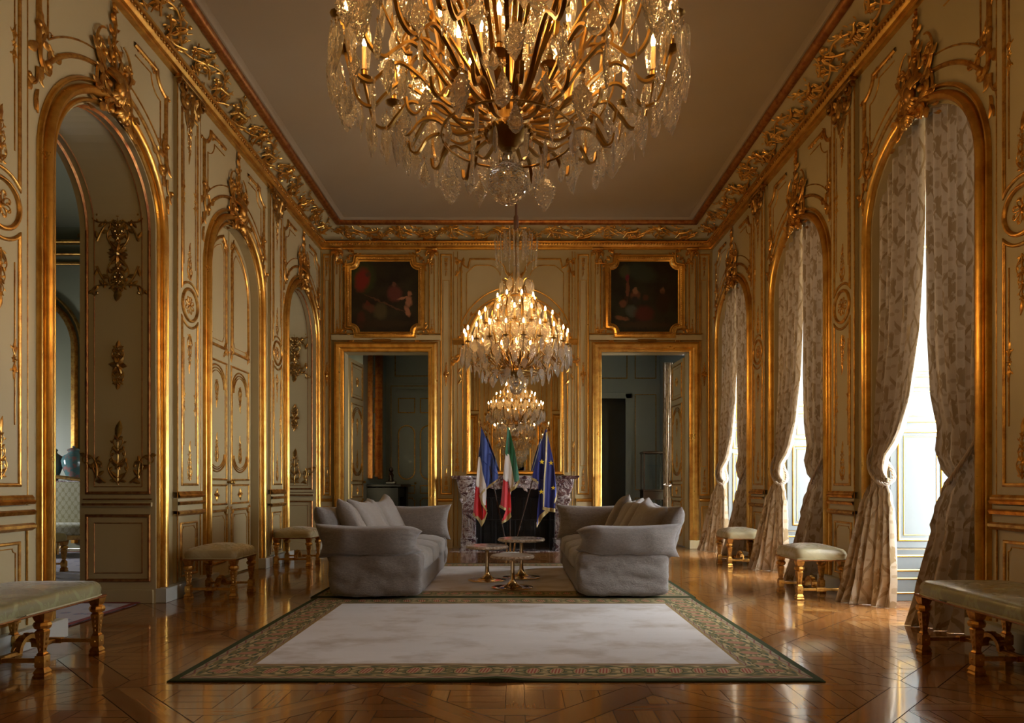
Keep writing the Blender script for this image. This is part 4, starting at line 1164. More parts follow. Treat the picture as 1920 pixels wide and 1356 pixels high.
flag('dark blue flag with yellow stars hanging right of the other two, gold fringe', (1024, 806), (962, 1032), [
    ('flag_navy', ([(1022, 806), (1010, 845), (997, 895), (1000, 900)], [(1024, 806), (1022, 860), (1018, 900), (1016, 905)]), 0),
    ('flag_navy', ([(1008, 898), (1010, 930), (1007, 960), (1006, 985)], [(1020, 900), (1018, 930), (1022, 945), (1018, 965)]), .1),
    ('flag_navy', ([(1024, 806), (1022, 860), (1019, 910), (1018, 952)], [(1027, 820), (1036, 860), (1043, 925), (1038, 955)]), .3),
    ('fringe', ([(1023, 812), (1022, 860), (1018, 905), (1017, 950)], [(1026, 812), (1025, 860), (1021, 905), (1019.5, 950)]), .8),
    ('fringe', ([(996, 896), (1003, 898), (1009, 902)], [(996, 900), (1003, 903), (1009, 908)]), .5),
    ('fringe', ([(1017, 949), (1028, 952), (1040, 953)], [(1016, 955), (1028, 959), (1040, 960)]), .8),
    ('fringe', ([(1022, 956), (1012, 965), (1005, 980)], [(1028, 960), (1016, 971), (1006, 989)]), .7),
    ('fringe', ([(1043, 922), (1041, 932), (1037, 942)], [(1044.5, 924), (1043, 935), (1039, 944)]), .6),
    ], ((1015, 867, 5.2, .3), (1032, 869, 5.0, .5), (1014, 922, 5.2, .3), (1036, 915, 4.4, .5)), order=.12)
st = thing('flag_stand', (fx(957), YF, 0), 'white round flag stand with brass sockets on the floor before the hearth', 'flag stand')
mb = MB(); mb.lathe([(.0, 0), (.17, 0), (.175, .012), (.165, .028), (.12, .036), (.06, .045), (0, .046)], 28); mb.build('base', 'plinth_paint', st)
for k in (-1, 0, 1):
    mb = MB(); mb.tube([(k * .05, -.01, .03), (k * .075, -.01, .20)], .016, 10); mb.build('socket', 'polished_brass', st)

# ================================================================ windows and shutters on the right wall
for i, y in enumerate(BR):
    u = y - YC
    wn = struct(empty('window_%d' % (i + 1), (XR + RTH - .08, y, 0), RR))
    mb = MB()      # glazed casements (local y out of the wall into the room)
    A = [(-.745, 0.5)] + arc(0, ARCH_Z, .745, pi, 0, 24) + [(.745, 0.5)]
    mb.sweep(A, [(-.03, -.03), (-.03, .03), (.03, .03), (.03, -.03), (-.03, -.03)])
    for x in (-.04, .04): mb.box(x - .03, x + .03, -.025, .025, .5, 4.2)
    for z in (.5, 1.45, 2.4, 3.35): mb.box(-.70, .70, -.02, .02, z - .018 - (.06 if z < 1 else 0), z + .018)
    mb.box(-.765, .765, -.03, .03, 0, .5)
    mb.frame(-.6, -.1, .1, .42, .012, .014, .03); mb.frame(.1, .6, .1, .42, .012, .014, .03)
    mb.build('window_frame', 'darkened_shutter_paint', wn)
    P = [(-.745, .5)] + arc(0, ARCH_Z, .745, pi, 0, 20) + [(.745, .5)]; n = len(P); mb = MB()
    mb.add([(x, .003, z) for x, z in P] + [(x, -.003, z) for x, z in P], [tuple(range(n)), tuple(range(2 * n - 1, n - 1, -1))] + [(k, (k + 1) % n, n + (k + 1) % n, n + k) for k in range(n)])
    mb.build('window_pane', 'window_glass', wn, smooth=0)
    # shutter leaves folded flat against the reveal
    for s_ in (-1, 1):
        leaf_ = MB(); gd = MB()
        # local frame of the leaf: x from the room side outwards, y out of the reveal
        leaf_.bbox(.16, .74, 0, .035, .52, 3.55, .004); leaf_.bbox(.02, .80, 0, .012, .0, .50, .004)
        for z0, z1 in ((.60, 1.66), (1.76, 2.10), (2.20, 3.46)):
            gd.frame(.24, .66, z0, z1, .013, .014, .035); gd.frame(.29, .61, z0 + .05, z1 - .05, .004, .006, .035)
        gd.frame(.12, .70, .30, .44, .010, .010, .012); gd.frame(.12, .70, .08, .22, .008, .010, .012)
        for mb_, nm, mt in ((leaf_, 'shutter', 'darkened_shutter_paint'), (gd, 'shutter_moulding', 'bright_gold')):
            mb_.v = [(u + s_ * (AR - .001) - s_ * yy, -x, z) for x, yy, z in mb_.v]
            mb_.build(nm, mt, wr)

# curtains
def curtain(y, s_, label, seed):
    """one curtain: s_=+1 is the far one. local: x along the wall away from the centre, y into the room"""
    t_ = thing('curtain', (XR, y, 0), label, 'curtain')
    rr = random.Random(seed); nf = 7.0; NV, NU = 90, 84
    key = [(0.0, .32, .745, .24, .05, .02), (.35, .34, .745, .18, .055, .0), (.75, .38, .75, .10, .05, .0), (1.0, .42, .74, .07, .045, 0), (1.16, .44, .735, .03, .035, 0), (1.24, .46, .73, .02, .03, 0), (1.34, .43, .73, .02, .045, 0),
           (1.5, .34, .735, -.02, .05, 0), (1.9, .17, .74, -.04, .045, 0), (2.5, .065, .735, -.06, .038, 0), (3.4, .012, .735, -.07, .03, 0), (4.35, .004, .735, -.07, .028, 0)]
    if 'recess' in label: key = [(k_[0], k_[1], min(k_[2], .7), min(k_[3], -.07), min(k_[4], .035), 0) for k_ in key]; key = [(k_[0], .02, .735) + tuple(k_[3:]) for k_ in key]
    def kv(z):
        for a, b in zip(key, key[1:]):
            if z <= b[0]:
                f = (z - a[0]) / (b[0] - a[0]); f = f * f * (3 - 2 * f) if False else f
                return [a[k] + (b[k] - a[k]) * f for k in range(1, 6)]
        return list(key[-1][1:])
    G = []; UV = []
    ph = [rr.uniform(-.5, .5) for _ in range(6)]
    for i in range(NV + 1):
        t = i / NV; row = []; uvr = []
        for j in range(NU + 1):
            q = j / NU
            zz = 4.33 * t
            x0, x1, yc, am, fl = kv(zz)
            x = x0 + (x1 - x0) * q
            x *= 1.045
            zt = ARCH_Z + sqrt(max(0, (AR + .03) ** 2 - x ** 2)) if zz > 3.3 else 9
            z = zz if zz <= 3.3 else 3.3 + (zz - 3.3) / 1.03 * (zt - 3.3)
            wv = sin(2 * pi * nf * q + ph[0] + .25 * sin(z * 1.3 + ph[1])) + .35 * sin(2 * pi * nf * 2.13 * q + ph[2] + z * .5) + .25 * sin(2 * pi * 2.3 * q + ph[3])
            tight = max(0, 1 - abs(zz - 1.2) / .5)
            up = min(1, max(0, (zz - .95) / .5))
            lowc = (-.03 + (yc * 1.35 + .03) * (q ** .8)) if s_ > 0 else (yc * (1 - q * q) - .05 * q * q)
            if s_ < 0 and zz < .8: x += .04 * (1 - q)
            yc = up * (yc * (1 - q * q) + min(yc, -.05) * q * q) + (1 - up) * lowc
            yy = yc + am * wv * (1 - .35 * tight) + .012 * tight * sin(z * 40 + q * 9)
            if zz > 1.24 and zz < 1.6: yy += .05 * sin((zz - 1.24) / .36 * pi) * (1 - q) ; z -= .05 * (1 - q) * (1 - (zz - 1.24) / .36)
            if zz < .25: x += .03 * sin(q * 17 + ph[4]) * (1 - zz / .25); yy += .05 * (1 - zz / .25) * (.5 + .5 * sin(q * 11 + ph[5])); z = max(z, .004)
            if q > .97 and zz > 1.3: x = max(x, .768); yy = min(yy, -.02)
            row.append((x, yy, z)); uvr.append((q * 1.55, zz))
        G.append(row); UV += uvr
    mb = MB(tf=(lambda x, yy, z: (-yy, s_ * x, z))); mb.grid(G)
    o = mb.build('drape', 'curtain_damask', t_, smooth=80)
    ul = o.data.uv_layers.new(name='UVMap')
    for p in o.data.polygons:
        for li in p.loop_indices: ul.data[li].uv = UV[o.data.loops[li].vertex_index]
    # twisted tie-back cord
    P1, P2, P3 = [], [], []
    pts = catmull([(.765, -.03, 1.56), (.75, .035, 1.42), (.68, .070, 1.30), (.58, .075, 1.20), (.50, .055, 1.15), (.465, .01, 1.15), (.475, -.05, 1.20), (.55, -.075, 1.28), (.66, -.08, 1.38), (.765, -.07, 1.52)], 12)
    for k, p in enumerate(pts):
        for P_, a0 in ((P1, 0), (P2, 2.094), (P3, 4.189)):
            a = k * .42 + a0; P_.append((p[0] + .004 * cos(a), p[1] + .011 * sin(a), p[2] + .011 * cos(a)))
    mb = MB(tf=(lambda x, yy, z: (-yy, s_ * x, z)))
    for P_ in (P1, P2, P3): mb.tube(P_, .0105, 6)
    mb.build('tieback_cord', 'cord', t_, smooth=60)
    return t_
names = {1: ('nearest window', 'nearest window'), 2: ('middle window', 'middle window'), 3: ('farthest window', 'farthest window')}
for i in (1, 2, 3):
    for s_, side in ((1, 'far'), (-1, 'near')):
        curtain(BR[i], s_, 'beige damask curtain tied back on the %s side of the %s' % (side, names[i][0] if s_ < 0 else names[i][1]), 10 * i + s_)
for s_ in (1, -1):
    curtain(BR[0], s_, 'beige damask curtain hanging inside the window recess behind the right hand bench', 50 + s_)['group'] = 'curtains beside the camera'

# ================================================================ doors
def door_leaf_panels(w, gold_m='gold', arched=False, h=3.4):
    """panel mouldings for a leaf of width w, local x 0..w, front at y=0"""
    g, o_ = MB(), MB()
    m = .07
    def fr(z0, z1, hh=.012, th=.016, notch=0): g.frame(m, w - m, z0, z1, hh, th, 0, notch)
    g.frame(m, w - m, .20, .82, .014, .02, 0, .05); g.frame(m + .06, w - m - .06, .26, .76, .004, .006, 0, .04)
    for sx in (m, w - m): o_.scroll(sx, .80, pi / 2, .12, 4, .008, 1 if sx < w / 2 else -1, 10, leaves=2)
    fr(.90, 1.13); o_.rosette(w / 2, 1.015, .055, 8); o_.rosette(w / 2, 1.015, .075, 4)
    fr(1.20, 2.62)
    zc0, zc1, r = 1.20 + (w - 2 * m) / 2 + .03, 2.62 - (w - 2 * m) / 2 - .05, (w - 2 * m) / 2 - .012
    for dr, hh in ((0, .010), (.035, .007), (.065, .005)):
        rr_ = r - dr
        if rr_ < .04: continue
        g.mould([(w / 2 + rr_ * cos(a), zc1 + rr_ * 1.05 * sin(a)) for a in [pi * k / 14 for k in range(15)]], hh, .014)
        g.mould([(w / 2 + rr_ * cos(a), zc0 + rr_ * .8 * sin(a)) for a in [pi + pi * k / 14 for k in range(15)]], hh, .014)
    for sx in (-1, 1): g.mould([(w / 2 + sx * (r - .03), zc0), (w / 2 + sx * (r - .03), zc1)], .005, .008)
    arabesque(o_, w / 2, zc1 + .10, .34, min(.26, w * .36), -1, .006); arabesque(o_, w / 2, zc0 - .10, .36, min(.26, w * .36), 1, .006)
    return g, o_
# closed double door in the middle bay of the left wall (and the bay beside the camera)
def closed_double(y, num):
    d = struct(empty('door_%d' % num, (XL - .10, y, 0), RL))
    for s_ in (-1, 1):
        mb = MB(); H = .0025
        A = [(0 + H, .02), (ARCH_A - .012, .02)] + [(x, z) for x, z in arc(0, ARCH_Z, ARCH_A - .012, 0, pi / 2, 16)][:-1] + [(H, ARCH_Z + ARCH_A - .013)]
        A = [(s_ * x, z) for x, z in A]; n = len(A)
        mb.add([(x, 0, z) for x, z in A] + [(x, -.05, z) for x, z in A], [tuple(range(n)), tuple(range(2 * n - 1, n - 1, -1))] + [(k, (k + 1) % n, n + (k + 1) % n, n + k) for k in range(n)])
        lf = mb.build('door_leaf', 'cream_paint', d, smooth=20)
        g_, o_ = door_leaf_panels(.69)
        # upper glazed-looking panel shape following the arch
        x0, x1, z0, r = .08, .615, 2.80, .60
        zt0 = ARCH_Z + sqrt(r * r - x0 * x0)
        P = [(x0, z0 + .08), (x0 + .05, z0), (x1 - .05, z0), (x1, z0 + .06), (r * cos(.02), ARCH_Z)] + [(r * cos(a), ARCH_Z + r * sin(a)) for a in [radians(6 + k * 8) for k in range(9)]] + [(x0 + .09, zt0 - .015), (x0 + .02, zt0 - .10), (x0, zt0 - .16)]
        g_.mould(P, .018, .022, 0, True)
        P2 = [(x0 + .06 + (x - x0) * .86, z0 + .07 + (z - z0) * .87) for x, z in P]
        g_.mould(P2, .004, .007, 0, True)
        for cx, cz in ((x0, z0), (x1, z0), (x0 + .04, zt0 - .07)):
            o_.scroll(cx, cz, R.uniform(0, 6), .14, 4.2, .011, 1, 12, leaves=3); o_.scroll(cx, cz, R.uniform(0, 6), .14, 4.2, .011, -1, 12, leaves=3); o_.rosette(cx, cz, .05, 7)
        for mb_ in (g_, o_): mb_.v = [(s_ * x, y_, z) for x, y_, z in mb_.v]
        g_.build('door_moulding', 'gold', lf); o_.build('door_ornament', 'gold', lf, smooth=60)
        k = MB(); k.lathe([(.0, 0), (.012, 0), (.012, .03), (.026, .045), (.026, .06), (.0, .07)], 12); k.v = [(s_ * .035 + x, z, 1.17 + yy) for x, yy, z in k.v]
        k.build('door_knob', 'brass', lf)
    mb = MB(); mb.mould([(0, .05), (0, 4.28)], .014, .02, 0.0); mb.build('door_astragal', 'cream_paint', d)
    return d
closed_double(BAYS[3], 1); closed_double(BAYS[1], 2); closed_double(BAYS[0], 3)

# open leaves of the two end doors, swung into the far room
for cx, hinge, ang, num in ((DL, -3.02, radians(84), 4), (DR_, 3.07, radians(93), 5)):
    d = struct(empty('door_%d' % num, (hinge, YE + ETH + .01, 0), ang))
    W = .74; mb = MB(); mb.bbox(0, W, -.022, .022, .015, 3.44, .003); lf = mb.build('door_leaf', 'cream_paint', d)
    g_, o_ = door_leaf_panels(W)
    g_.frame(.07, W - .07, 2.74, 3.36, .012, .016, 0, 0); g_.frame(.12, W - .12, 2.80, 3.30, .004, .006); o_.rosette(W / 2, 3.05, .09, 8)
    sgn = -1 if cx is DL else 1
    for mb_ in (g_, o_): mb_.v = [((W - x) if sgn < 0 else x, sgn * (y_ + .022), z) for x, y_, z in mb_.v]
    g_.build('door_moulding', 'gold', lf); o_.build('door_ornament', 'gold', lf, smooth=60)
    mb = MB(); mb.ball((W - .05, sgn * .06, 1.18), .028, 10, 7); mb.box(W - .075, W - .025, sgn * .022 - .006, sgn * .022 + .006, 1.08, 1.28); mb.build('door_knob', 'brass', lf)

# ================================================================ upholstery
from mathutils import noise as mnoise
def softbox(mb, c, h, k=7.0, n=12, amp=.010, seed=0, freq=4.0, tf=None, crown=0.0):
    seen = {}; vs = []; fs = []
    def V(i, j, l):
        key = (i, j, l)
        if key not in seen:
            q = [2 * t / n - 1 for t in key]
            nr = sum(abs(t) ** k for t in q) ** (1 / k) or 1
            p = Vector([q[a] / nr * h[a] for a in range(3)])
            p.z += crown * (1 - q[0] ** 2) * (1 - q[1] ** 2) * (1 if q[2] > 0 else 0)
            d = Vector([q[a] / nr for a in range(3)])
            w = mnoise.noise(Vector((p.x * freq + seed, p.y * freq, p.z * freq * 2.2))) + .5 * mnoise.noise(Vector((p.x * freq * 3 + seed, p.y * freq * 3, p.z * freq * 4)))
            p += d * w * amp
            p = Vector(c) + p
            if tf: p = tf(p)
            seen[key] = len(vs); vs.append(tuple(p))
        return seen[key]
    for a in range(3):
        for side in (0, n):
            for i in range(n):
                for j in range(n):
                    def K(x, y):
                        t = [0, 0, 0]; t[a] = side; t[(a + 1) % 3] = x; t[(a + 2) % 3] = y; return V(*t)
                    fs.append((K(i, j), K(i + 1, j), K(i + 1, j + 1), K(i, j + 1)))
    mb.add(vs, fs)
def pillow(mb, c, A, B, C, pinch=.10, ears=.0, amp=.012, seed=0, n=26, pw=.42, bend=0.0, roundend=False):
    """A, B half-axis vectors, C thickness half axis"""
    A, B, C, c = Vector(A), Vector(B), Vector(C), Vector(c)
    for sg in (1, -1):
        G = []
        for i in range(n + 1):
            row = []
            for j in range(n + 1):
                s = -cos(pi * i / n); t = -cos(pi * j / n)
                x = s * (1 - pinch * (1 - t * t) * abs(s) ** 2 * .6) * (1 + ears * s * s * t * t)
                y = t * (1 - pinch * (1 - s * s) * abs(t) ** 2) * (1 + ears * s * s * t * t)
                if roundend and s > .45: y *= 1 - .45 * ((s - .45) / .55) ** 2.5; x *= 1 - .06 * max(0, (s - .45) / .55)
                th = ((1 - s ** 4) * (1 - t ** 4)) ** pw if abs(s) < 1 and abs(t) < 1 else 0.0
                p = c + A * x + B * y + C * (sg * th)
                p += C.normalized() * bend * (t * abs(t)) 
                w = mnoise.noise(Vector((p.x * 5 + seed, p.y * 5, p.z * 5 + sg))) * amp
                # creases running in from the seams
                w += amp * .8 * sin(s * 26 + 3 * mnoise.noise(Vector((t * 2, s * 3, seed)))) * (t * t) ** 2 * (1 - t ** 8) + amp * .6 * sin(t * 20 + seed) * (s * s) ** 2 * (1 - s ** 8)
                p += C.normalized() * sg * w * min(1, th * 2)
                row.append(tuple(p))
            G.append(row)
        mb.grid(G)
def weld(o):
    bm = bmesh.new(); bm.from_mesh(o.data); bmesh.ops.remove_doubles(bm, verts=bm.verts, dist=.0004)
    bmesh.ops.recalc_face_normals(bm, faces=bm.faces); bm.to_mesh(o.data); bm.free(); return o

def sofa(loc, rz, label, mir):
    """local x: back (-) to front (+); y: along; near arm at y<0 when mir=1"""
    t_ = thing('sofa', loc, label, 'sofa', rz)
    m = mir; L = 1.32
    mb = MB()
    softbox(mb, (-.02, 0, .17), (.45, L - .05, .16), 12, 14, .008, 1); weld(mb.build('base', 'grey_chenille', t_, smooth=80))
    mb = MB(); 
    for y in (-.86, .86):
        for x in (-.3, .3): mb.lathe([(.03, 0), (.03, .03)], 10, (x, y, -.002))
    mb.build('foot', 'black_iron', t_)
    for k in range(3):
        mb = MB(); softbox(mb, (.085, (k - 1) * .70, .335), (.375, .345, .115), 5, 14, .014, 5 + k, crown=.03)
        weld(mb.build('seat_cushion', 'seat_chenille', t_, smooth=80))
    # back
    mb = MB(); softbox(mb, (-.40, 0, .26), (.10, L - .06, .235), 7, 16, .014, 9); weld(mb.build('back_base', 'grey_chenille', t_, smooth=80))
    for k in (-1, 1):
        mb = MB(); pillow(mb, (-.50, k * .62, .62), (0, .62, 0), (-.09, 0, .27), (.13, 0, .05), .07, .05, .014, 20 + k); weld(mb.build('back_cushion', 'grey_chenille', t_, smooth=80))
    # arms : straight lower part and a bulging upper part with drawn-out corners
    for s_ in (-1, 1):
        near = s_ * m < 0
        mb = MB(); softbox(mb, (-.01, s_ * (L - .13), .245), (.455, .13, .225), 7, 26, .017, 30 + s_, 4.5); weld(mb.build('arm_base', 'grey_chenille', t_, smooth=80))
        mb = MB()
        if near: pillow(mb, (-.06, s_ * (L - .11), .565), (.515, 0, 0), (0, s_ * .045, .165), (0, .20, 0), .13, .05, .022, 40, 30, .36, 0, True)
        else: pillow(mb, (-.02, s_ * (L - .12), .62), (.50, 0, 0), (0, s_ * .05, .225), (0, .15, 0), .10, .05, .014, 41, 30, .40, 0)
        weld(mb.build('arm_cushion', 'grey_chenille', t_, smooth=80))
    # loose pillows
    for k, y in enumerate((-.88, -.34, .22, .80)):
        mb = MB(); a = .12 * ((k % 2) * 2 - 1)
        pillow(mb, (-.30 + .03 * (k % 2), m * y, .67 + .015 * (k % 2)), (a * .27, .27, .03 * (k - 1.5)), (-.13, 0, .245), (.095, 0, .05), .12, .08, .012, 50 + k)
        weld(mb.build('loose_pillow', 'pillow_chenille', t_, smooth=80))
    return t_
sofa((-1.365, 7.98, .017), 0, 'grey chenille sofa on the left side of the rug, facing right', 1)
sofa((1.055, 8.04, .017), pi, 'grey chenille sofa on the right side of the rug, facing left', -1)

# ================================================================ benches and stools
def leg_mesh():
    mb = MB(); q = sqrt(2); A = pi / 4
    def sq(pr): mb.lathe([(h * q, z) for h, z in pr], 4, (0, 0, 0), A)
    sq([(.034, 0), (.036, .012), (.030, .022), (.034, .034), (.024, .055), (.018, .062)])
    sq([(.026, .062), (.028, .07), (.028, .125), (.026, .132)])
    sq([(.018, .132), (.022, .14), (.015, .15), (.028, .275), (.020, .285)])
    mb.lathe([(.024, .283), (.044, .295), (.050, .312), (.044, .328), (.026, .338)], 8, (0, 0, 0), pi / 8)
    sq([(.026, .336), (.030, .345), (.036, .368), (.038, .385)])
    for k in range(4):
        a = k * pi / 2
        for z in (.17, .20, .23, .26): mb.ball((.0215 * cos(a) * (1 + (z - .17) * 2), .0215 * sin(a) * (1 + (z - .17) * 2), z), (.005, .005, .009), 5, 4)
        mb.ball((.028 * cos(a), .028 * sin(a), .098), .008, 5, 4); mb.ball((.028 * cos(a + pi / 4) * 1.2, .028 * sin(a + pi / 4) * 1.2, .03), .010, 5, 4)
    return mb
leg_proto = leg_mesh().build('leg', 'gold', smooth=30); leg_used = [False]
def seat(loc, name, label, cat, wx, wy, npair, mat_, crown=.055, h=.385, group=None):
    """wx across (world x), wy pitch along y; npair pairs of legs"""
    t_ = thing(name, loc, label, cat, 0, group)
    L = wy * (npair - 1)
    for i in range(npair):
        for sx in (-1, 1):
            o = leg_proto
            if leg_used[0]: o = o.copy(); scn.collection.objects.link(o)
            leg_used[0] = True; o.parent = t_; o.location = (sx * wx / 2, -L / 2 + i * wy, 0)
        mb = MB(); y = -L / 2 + i * wy
        mb.bbox(-wx / 2, wx / 2, y - .014, y + .014, .088, .112, .003); mb.bbox(-.05, .05, y - .02, y + .02, .082, .118, .004)
        mb.build('stretcher', 'gold', t_)
    for i in range(npair - 1):
        y0 = -L / 2 + i * wy; ym = y0 + wy / 2
        mb = MB(); mb.bbox(-.014, .014, y0, ym - .10, .088, .112, .003); mb.bbox(-.014, .014, ym + .10, y0 + wy, .088, .112, .003)
        mb.ribbon([(0, ym + .085 * cos(a), .10 + .085 * sin(a)) for a in [pi * k / 14 for k in range(15)]], .05, .026, (1, 0, 0))
        for s_ in (-1, 1):
            mb.tube([(0, ym + s_ * (.10 + r * cos(a)), .118 + r * sin(a)) for r, a in [(.022 - .0015 * k, k * .6) for k in range(12)]], .006, 5)
        for k in range(7):
            a = pi * (k + .5) / 7; mb.ball((0, ym + .10 * cos(a), .10 + .10 * sin(a)), (.026, .010, .010), 6, 4)
        mb.build('arched_stretcher', 'gold', t_)
    hx, hy = wx / 2 + .045, L / 2 + .05
    mb = MB(); mb.bbox(-hx + .006, hx - .006, -hy + .006, hy - .006, h, h + .016, .004); mb.build('seat_rail', 'red_gold', t_)
    n = 28; G = []
    mb = MB(); rings = []
    def rr_(e, z, k=9.0):
        P = []
        for q in range(56):
            a = 2 * pi * q / 56; c_, s_ = cos(a), sin(a)
            nr = (abs(c_) ** k + abs(s_) ** k) ** (1 / k); P.append(((hx - e) * c_ / nr, (hy - e) * s_ / nr, z))
        return P
    z0 = h + .014
    for e, z in ((.004, 0), (.0, .012), (-.003, .05), (.004, .075), (.02, .094)): rings.append(rr_(e, z0 + z))
    mb.loft(rings, caps=False)
    inner = rings[-1]; top = []
    for f in (1.0, .8, .6, .4, .2, .02):
        top.append([(x * f, y * f, z0 + .094 + crown * (1 - f * f)) for x, y, z in inner])
    mb.loft(top, caps=True)
    cu = mb.build('cushion', mat_, t_, smooth=70, uv=lambda co, p: (co.y + (abs(co.x) * .0), co.x + co.z) if abs(p.normal.x) < .7 else (co.y, co.x * .2 + co.z))
    weld(cu)
    mb = MB(); P = rr_(-.001, z0 + .006); mb.tube(P + P[:1], .006, 5); mb.build('piping', 'piping', cu)
    return t_
seat((-3.085, 4.05, 0), 'bench', 'long gilt bench with green damask seat at the left wall', 'bench', .56, .53, 3, 'green_damask', .03)
seat((3.045, 4.09, 0), 'bench', 'long gilt bench with green damask seat at the right wall by the nearest window', 'bench', .56, .53, 3, 'green_damask', .03)
G_ = 'gilt stools along the walls'
seat((-3.03, 7.03, 0), 'stool', 'gilt stool with pale silk seat at the left wall, before the closed double door', 'stool', .45, .45, 2, 'pale_silk', .05, group=G_)
seat((-3.095, 9.72, 0), 'stool', 'gilt stool with pale silk seat at the left wall, half behind the sofa', 'stool', .45, .45, 2, 'pale_silk', .05, group=G_)
seat((3.03, 7.0, 0), 'stool', 'gilt stool with pale silk seat between the two nearer windows', 'stool', .43, .47, 2, 'pale_silk', .05, group=G_)
seat((3.155, 9.58, 0), 'stool', 'gilt stool with pale silk seat between the two farther windows', 'stool', .44, .47, 2, 'pale_silk', .05, group=G_)

# ================================================================ side tables
for (x, y, h, rt, rb, lab, sd) in ((-.03, 7.45, .372, .240, .230, 'low pale stone table on brass foot, nearest of the three and the smallest', 1),
                                   (-.33, 8.02, .425, .250, .222, 'pale stone table on brass foot, leftmost of the three, beside the left sofa', 2),
                                   (.075, 8.27, .490, .285, .228, 'tallest pale stone table on brass foot, rearmost of the three', 3)):
    t_ = thing('side_table', (x, y, .017), lab, 'table', 0, 'round stone side tables between the sofas')
    h -= .017
    n = 72; edge = []
    for k in range(n):
        a = 2 * pi * k / n
        edge.append(rt * (1 + .030 * mnoise.noise(Vector((cos(a) * 2.2, sin(a) * 2.2, sd * 5))) + .016 * mnoise.noise(Vector((cos(a) * 9, sin(a) * 9, sd)))))
    def ring(f, z, j=0.0): return [(edge[k] * f * cos(2 * pi * k / n), edge[k] * f * sin(2 * pi * k / n), z + j * mnoise.noise(Vector((k * .9, z * 90, sd)))) for k in range(n)]
    mb = MB(); mb.loft([ring(.965, h - .004), ring(.955, h), ring(.5, h + .0005)]); top_ = mb.build('table_top', 'stone_slab', t_)
    mb = MB(); mb.loft([ring(.90, h - .036), ring(.97, h - .034, .008), ring(1.01, h - .022, .012), ring(.985, h - .012, .008), ring(.965, h - .0025)], caps=True); mb.build('rough_edge', 'rough_edge', top_, smooth=0)
    mb = MB(); mb.lathe([(rb, 0), (rb, .004), (rb * .97, .007), (rb * .7, .010), (rb * .45, .018), (rb * .28, .034), (.040, .062), (.026, .10), (.022, .16), (.021, h - .07), (.024, h - .05), (.045, h - .04), (.05, h - .036)], 48)
    mb.build('pedestal', 'polished_brass', t_, smooth=60)

# ================================================================ rugs
def rug(y0, y1, x0, x1, z, label, group=None, seed=0):
    t_ = thing('rug', ((x0 + x1) / 2, (y0 + y1) / 2, 0), label, 'rug', 0, group)
    hx, hy = (x1 - x0) / 2, (y1 - y0) / 2
    def hz(x, y): return z + .0035 * mnoise.noise(Vector((x * 1.3 + seed, y * 1.6, 0))) + (.014 * math.exp(-((x - .0) / .12) ** 2 - ((y + hy) / .14) ** 2) if seed == 0 else 0)
    def band(name, mat_, e0, e1, uvs=False):
        mb = MB(); n = 40; UV = []
        cs0 = [(-hx + e0, -hy + e0), (hx - e0, -hy + e0), (hx - e0, hy - e0), (-hx + e0, hy - e0)]
        cs1 = [(-hx + e1, -hy + e1), (hx - e1, -hy + e1), (hx - e1, hy - e1), (-hx + e1, hy - e1)]
        for k in range(4):
            a0, b0, a1, b1 = cs0[k], cs0[(k + 1) % 4], cs1[k], cs1[(k + 1) % 4]
            G = []
            for i in range(n + 1):
                f = i / n; row = []
                for q in (0, .5, 1):
                    p0 = (a0[0] + (b0[0] - a0[0]) * f, a0[1] + (b0[1] - a0[1]) * f); p1 = (a1[0] + (b1[0] - a1[0]) * f, a1[1] + (b1[1] - a1[1]) * f)
                    p = (p0[0] + (p1[0] - p0[0]) * q, p0[1] + (p1[1] - p0[1]) * q)
                    row.append((p[0], p[1], hz(*p))); UV.append((p[0] if k % 2 == 0 else p[1], q))
                G.append(row)
            mb.grid(G)
        o = mb.build(name, mat_, t_, smooth=60)
        ul = o.data.uv_layers.new(name='UVMap')
        for p in o.data.polygons:
            for li in p.loop_indices: ul.data[li].uv = UV[o.data.loops[li].vertex_index]
        return o
    band('green_edge', 'rug_green', 0, .045); band('outer_guard', 'rug_beige', .045, .085); band('border_line', 'rug_gold', .085, .095)
    band('border', 'rug_border', .095, .325); band('inner_guard', 'rug_beige', .325, .350); band('border_line', 'rug_gold', .350, .370)
    mb = MB(); G = []; nx, ny = 60, 50; e = .370
    for i in range(nx + 1):
        G.append([(-hx + e + 2 * (hx - e) * i / nx, -hy + e + 2 * (hy - e) * j / ny, hz(-hx + e + 2 * (hx - e) * i / nx, -hy + e + 2 * (hy - e) * j / ny)) for j in range(ny + 1)])
    mb.grid(G); mb.build('field', 'rug_cream', t_, smooth=60)
    mb = MB(); P = [(-hx, -hy), (hx, -hy), (hx, hy), (-hx, hy)]
    rings = []
    for zz, e in ((.0005, -.004), (z * .6, -.006), (z + .001, .004)):
        ring_ = []
        for k in range(4):
            a, b = P[k], P[(k + 1) % 4]
            for i in range(40):
                x = a[0] + (b[0] - a[0]) * i / 40; y = a[1] + (b[1] - a[1]) * i / 40
                sx, sy = x * (1 - e / hx), y * (1 - e / hy)
                ring_.append((sx, sy, zz if zz < z else hz(x, y)))
        rings.append(ring_)
    mb.loft(rings, caps=False); mb.build('edge_side', 'rug_green', t_, smooth=60)
    return t_
rug(3.95, 6.85, -2.01, 1.79, .010, 'nearest cream rug with oval patterned border, lying on the parquet before the sofas', 'cream bordered rugs', 0)
rug(6.856, 9.75, -2.05, 1.81, .013, 'farther cream rug with patterned border under the two sofas and round tables', 'cream bordered rugs', 4)

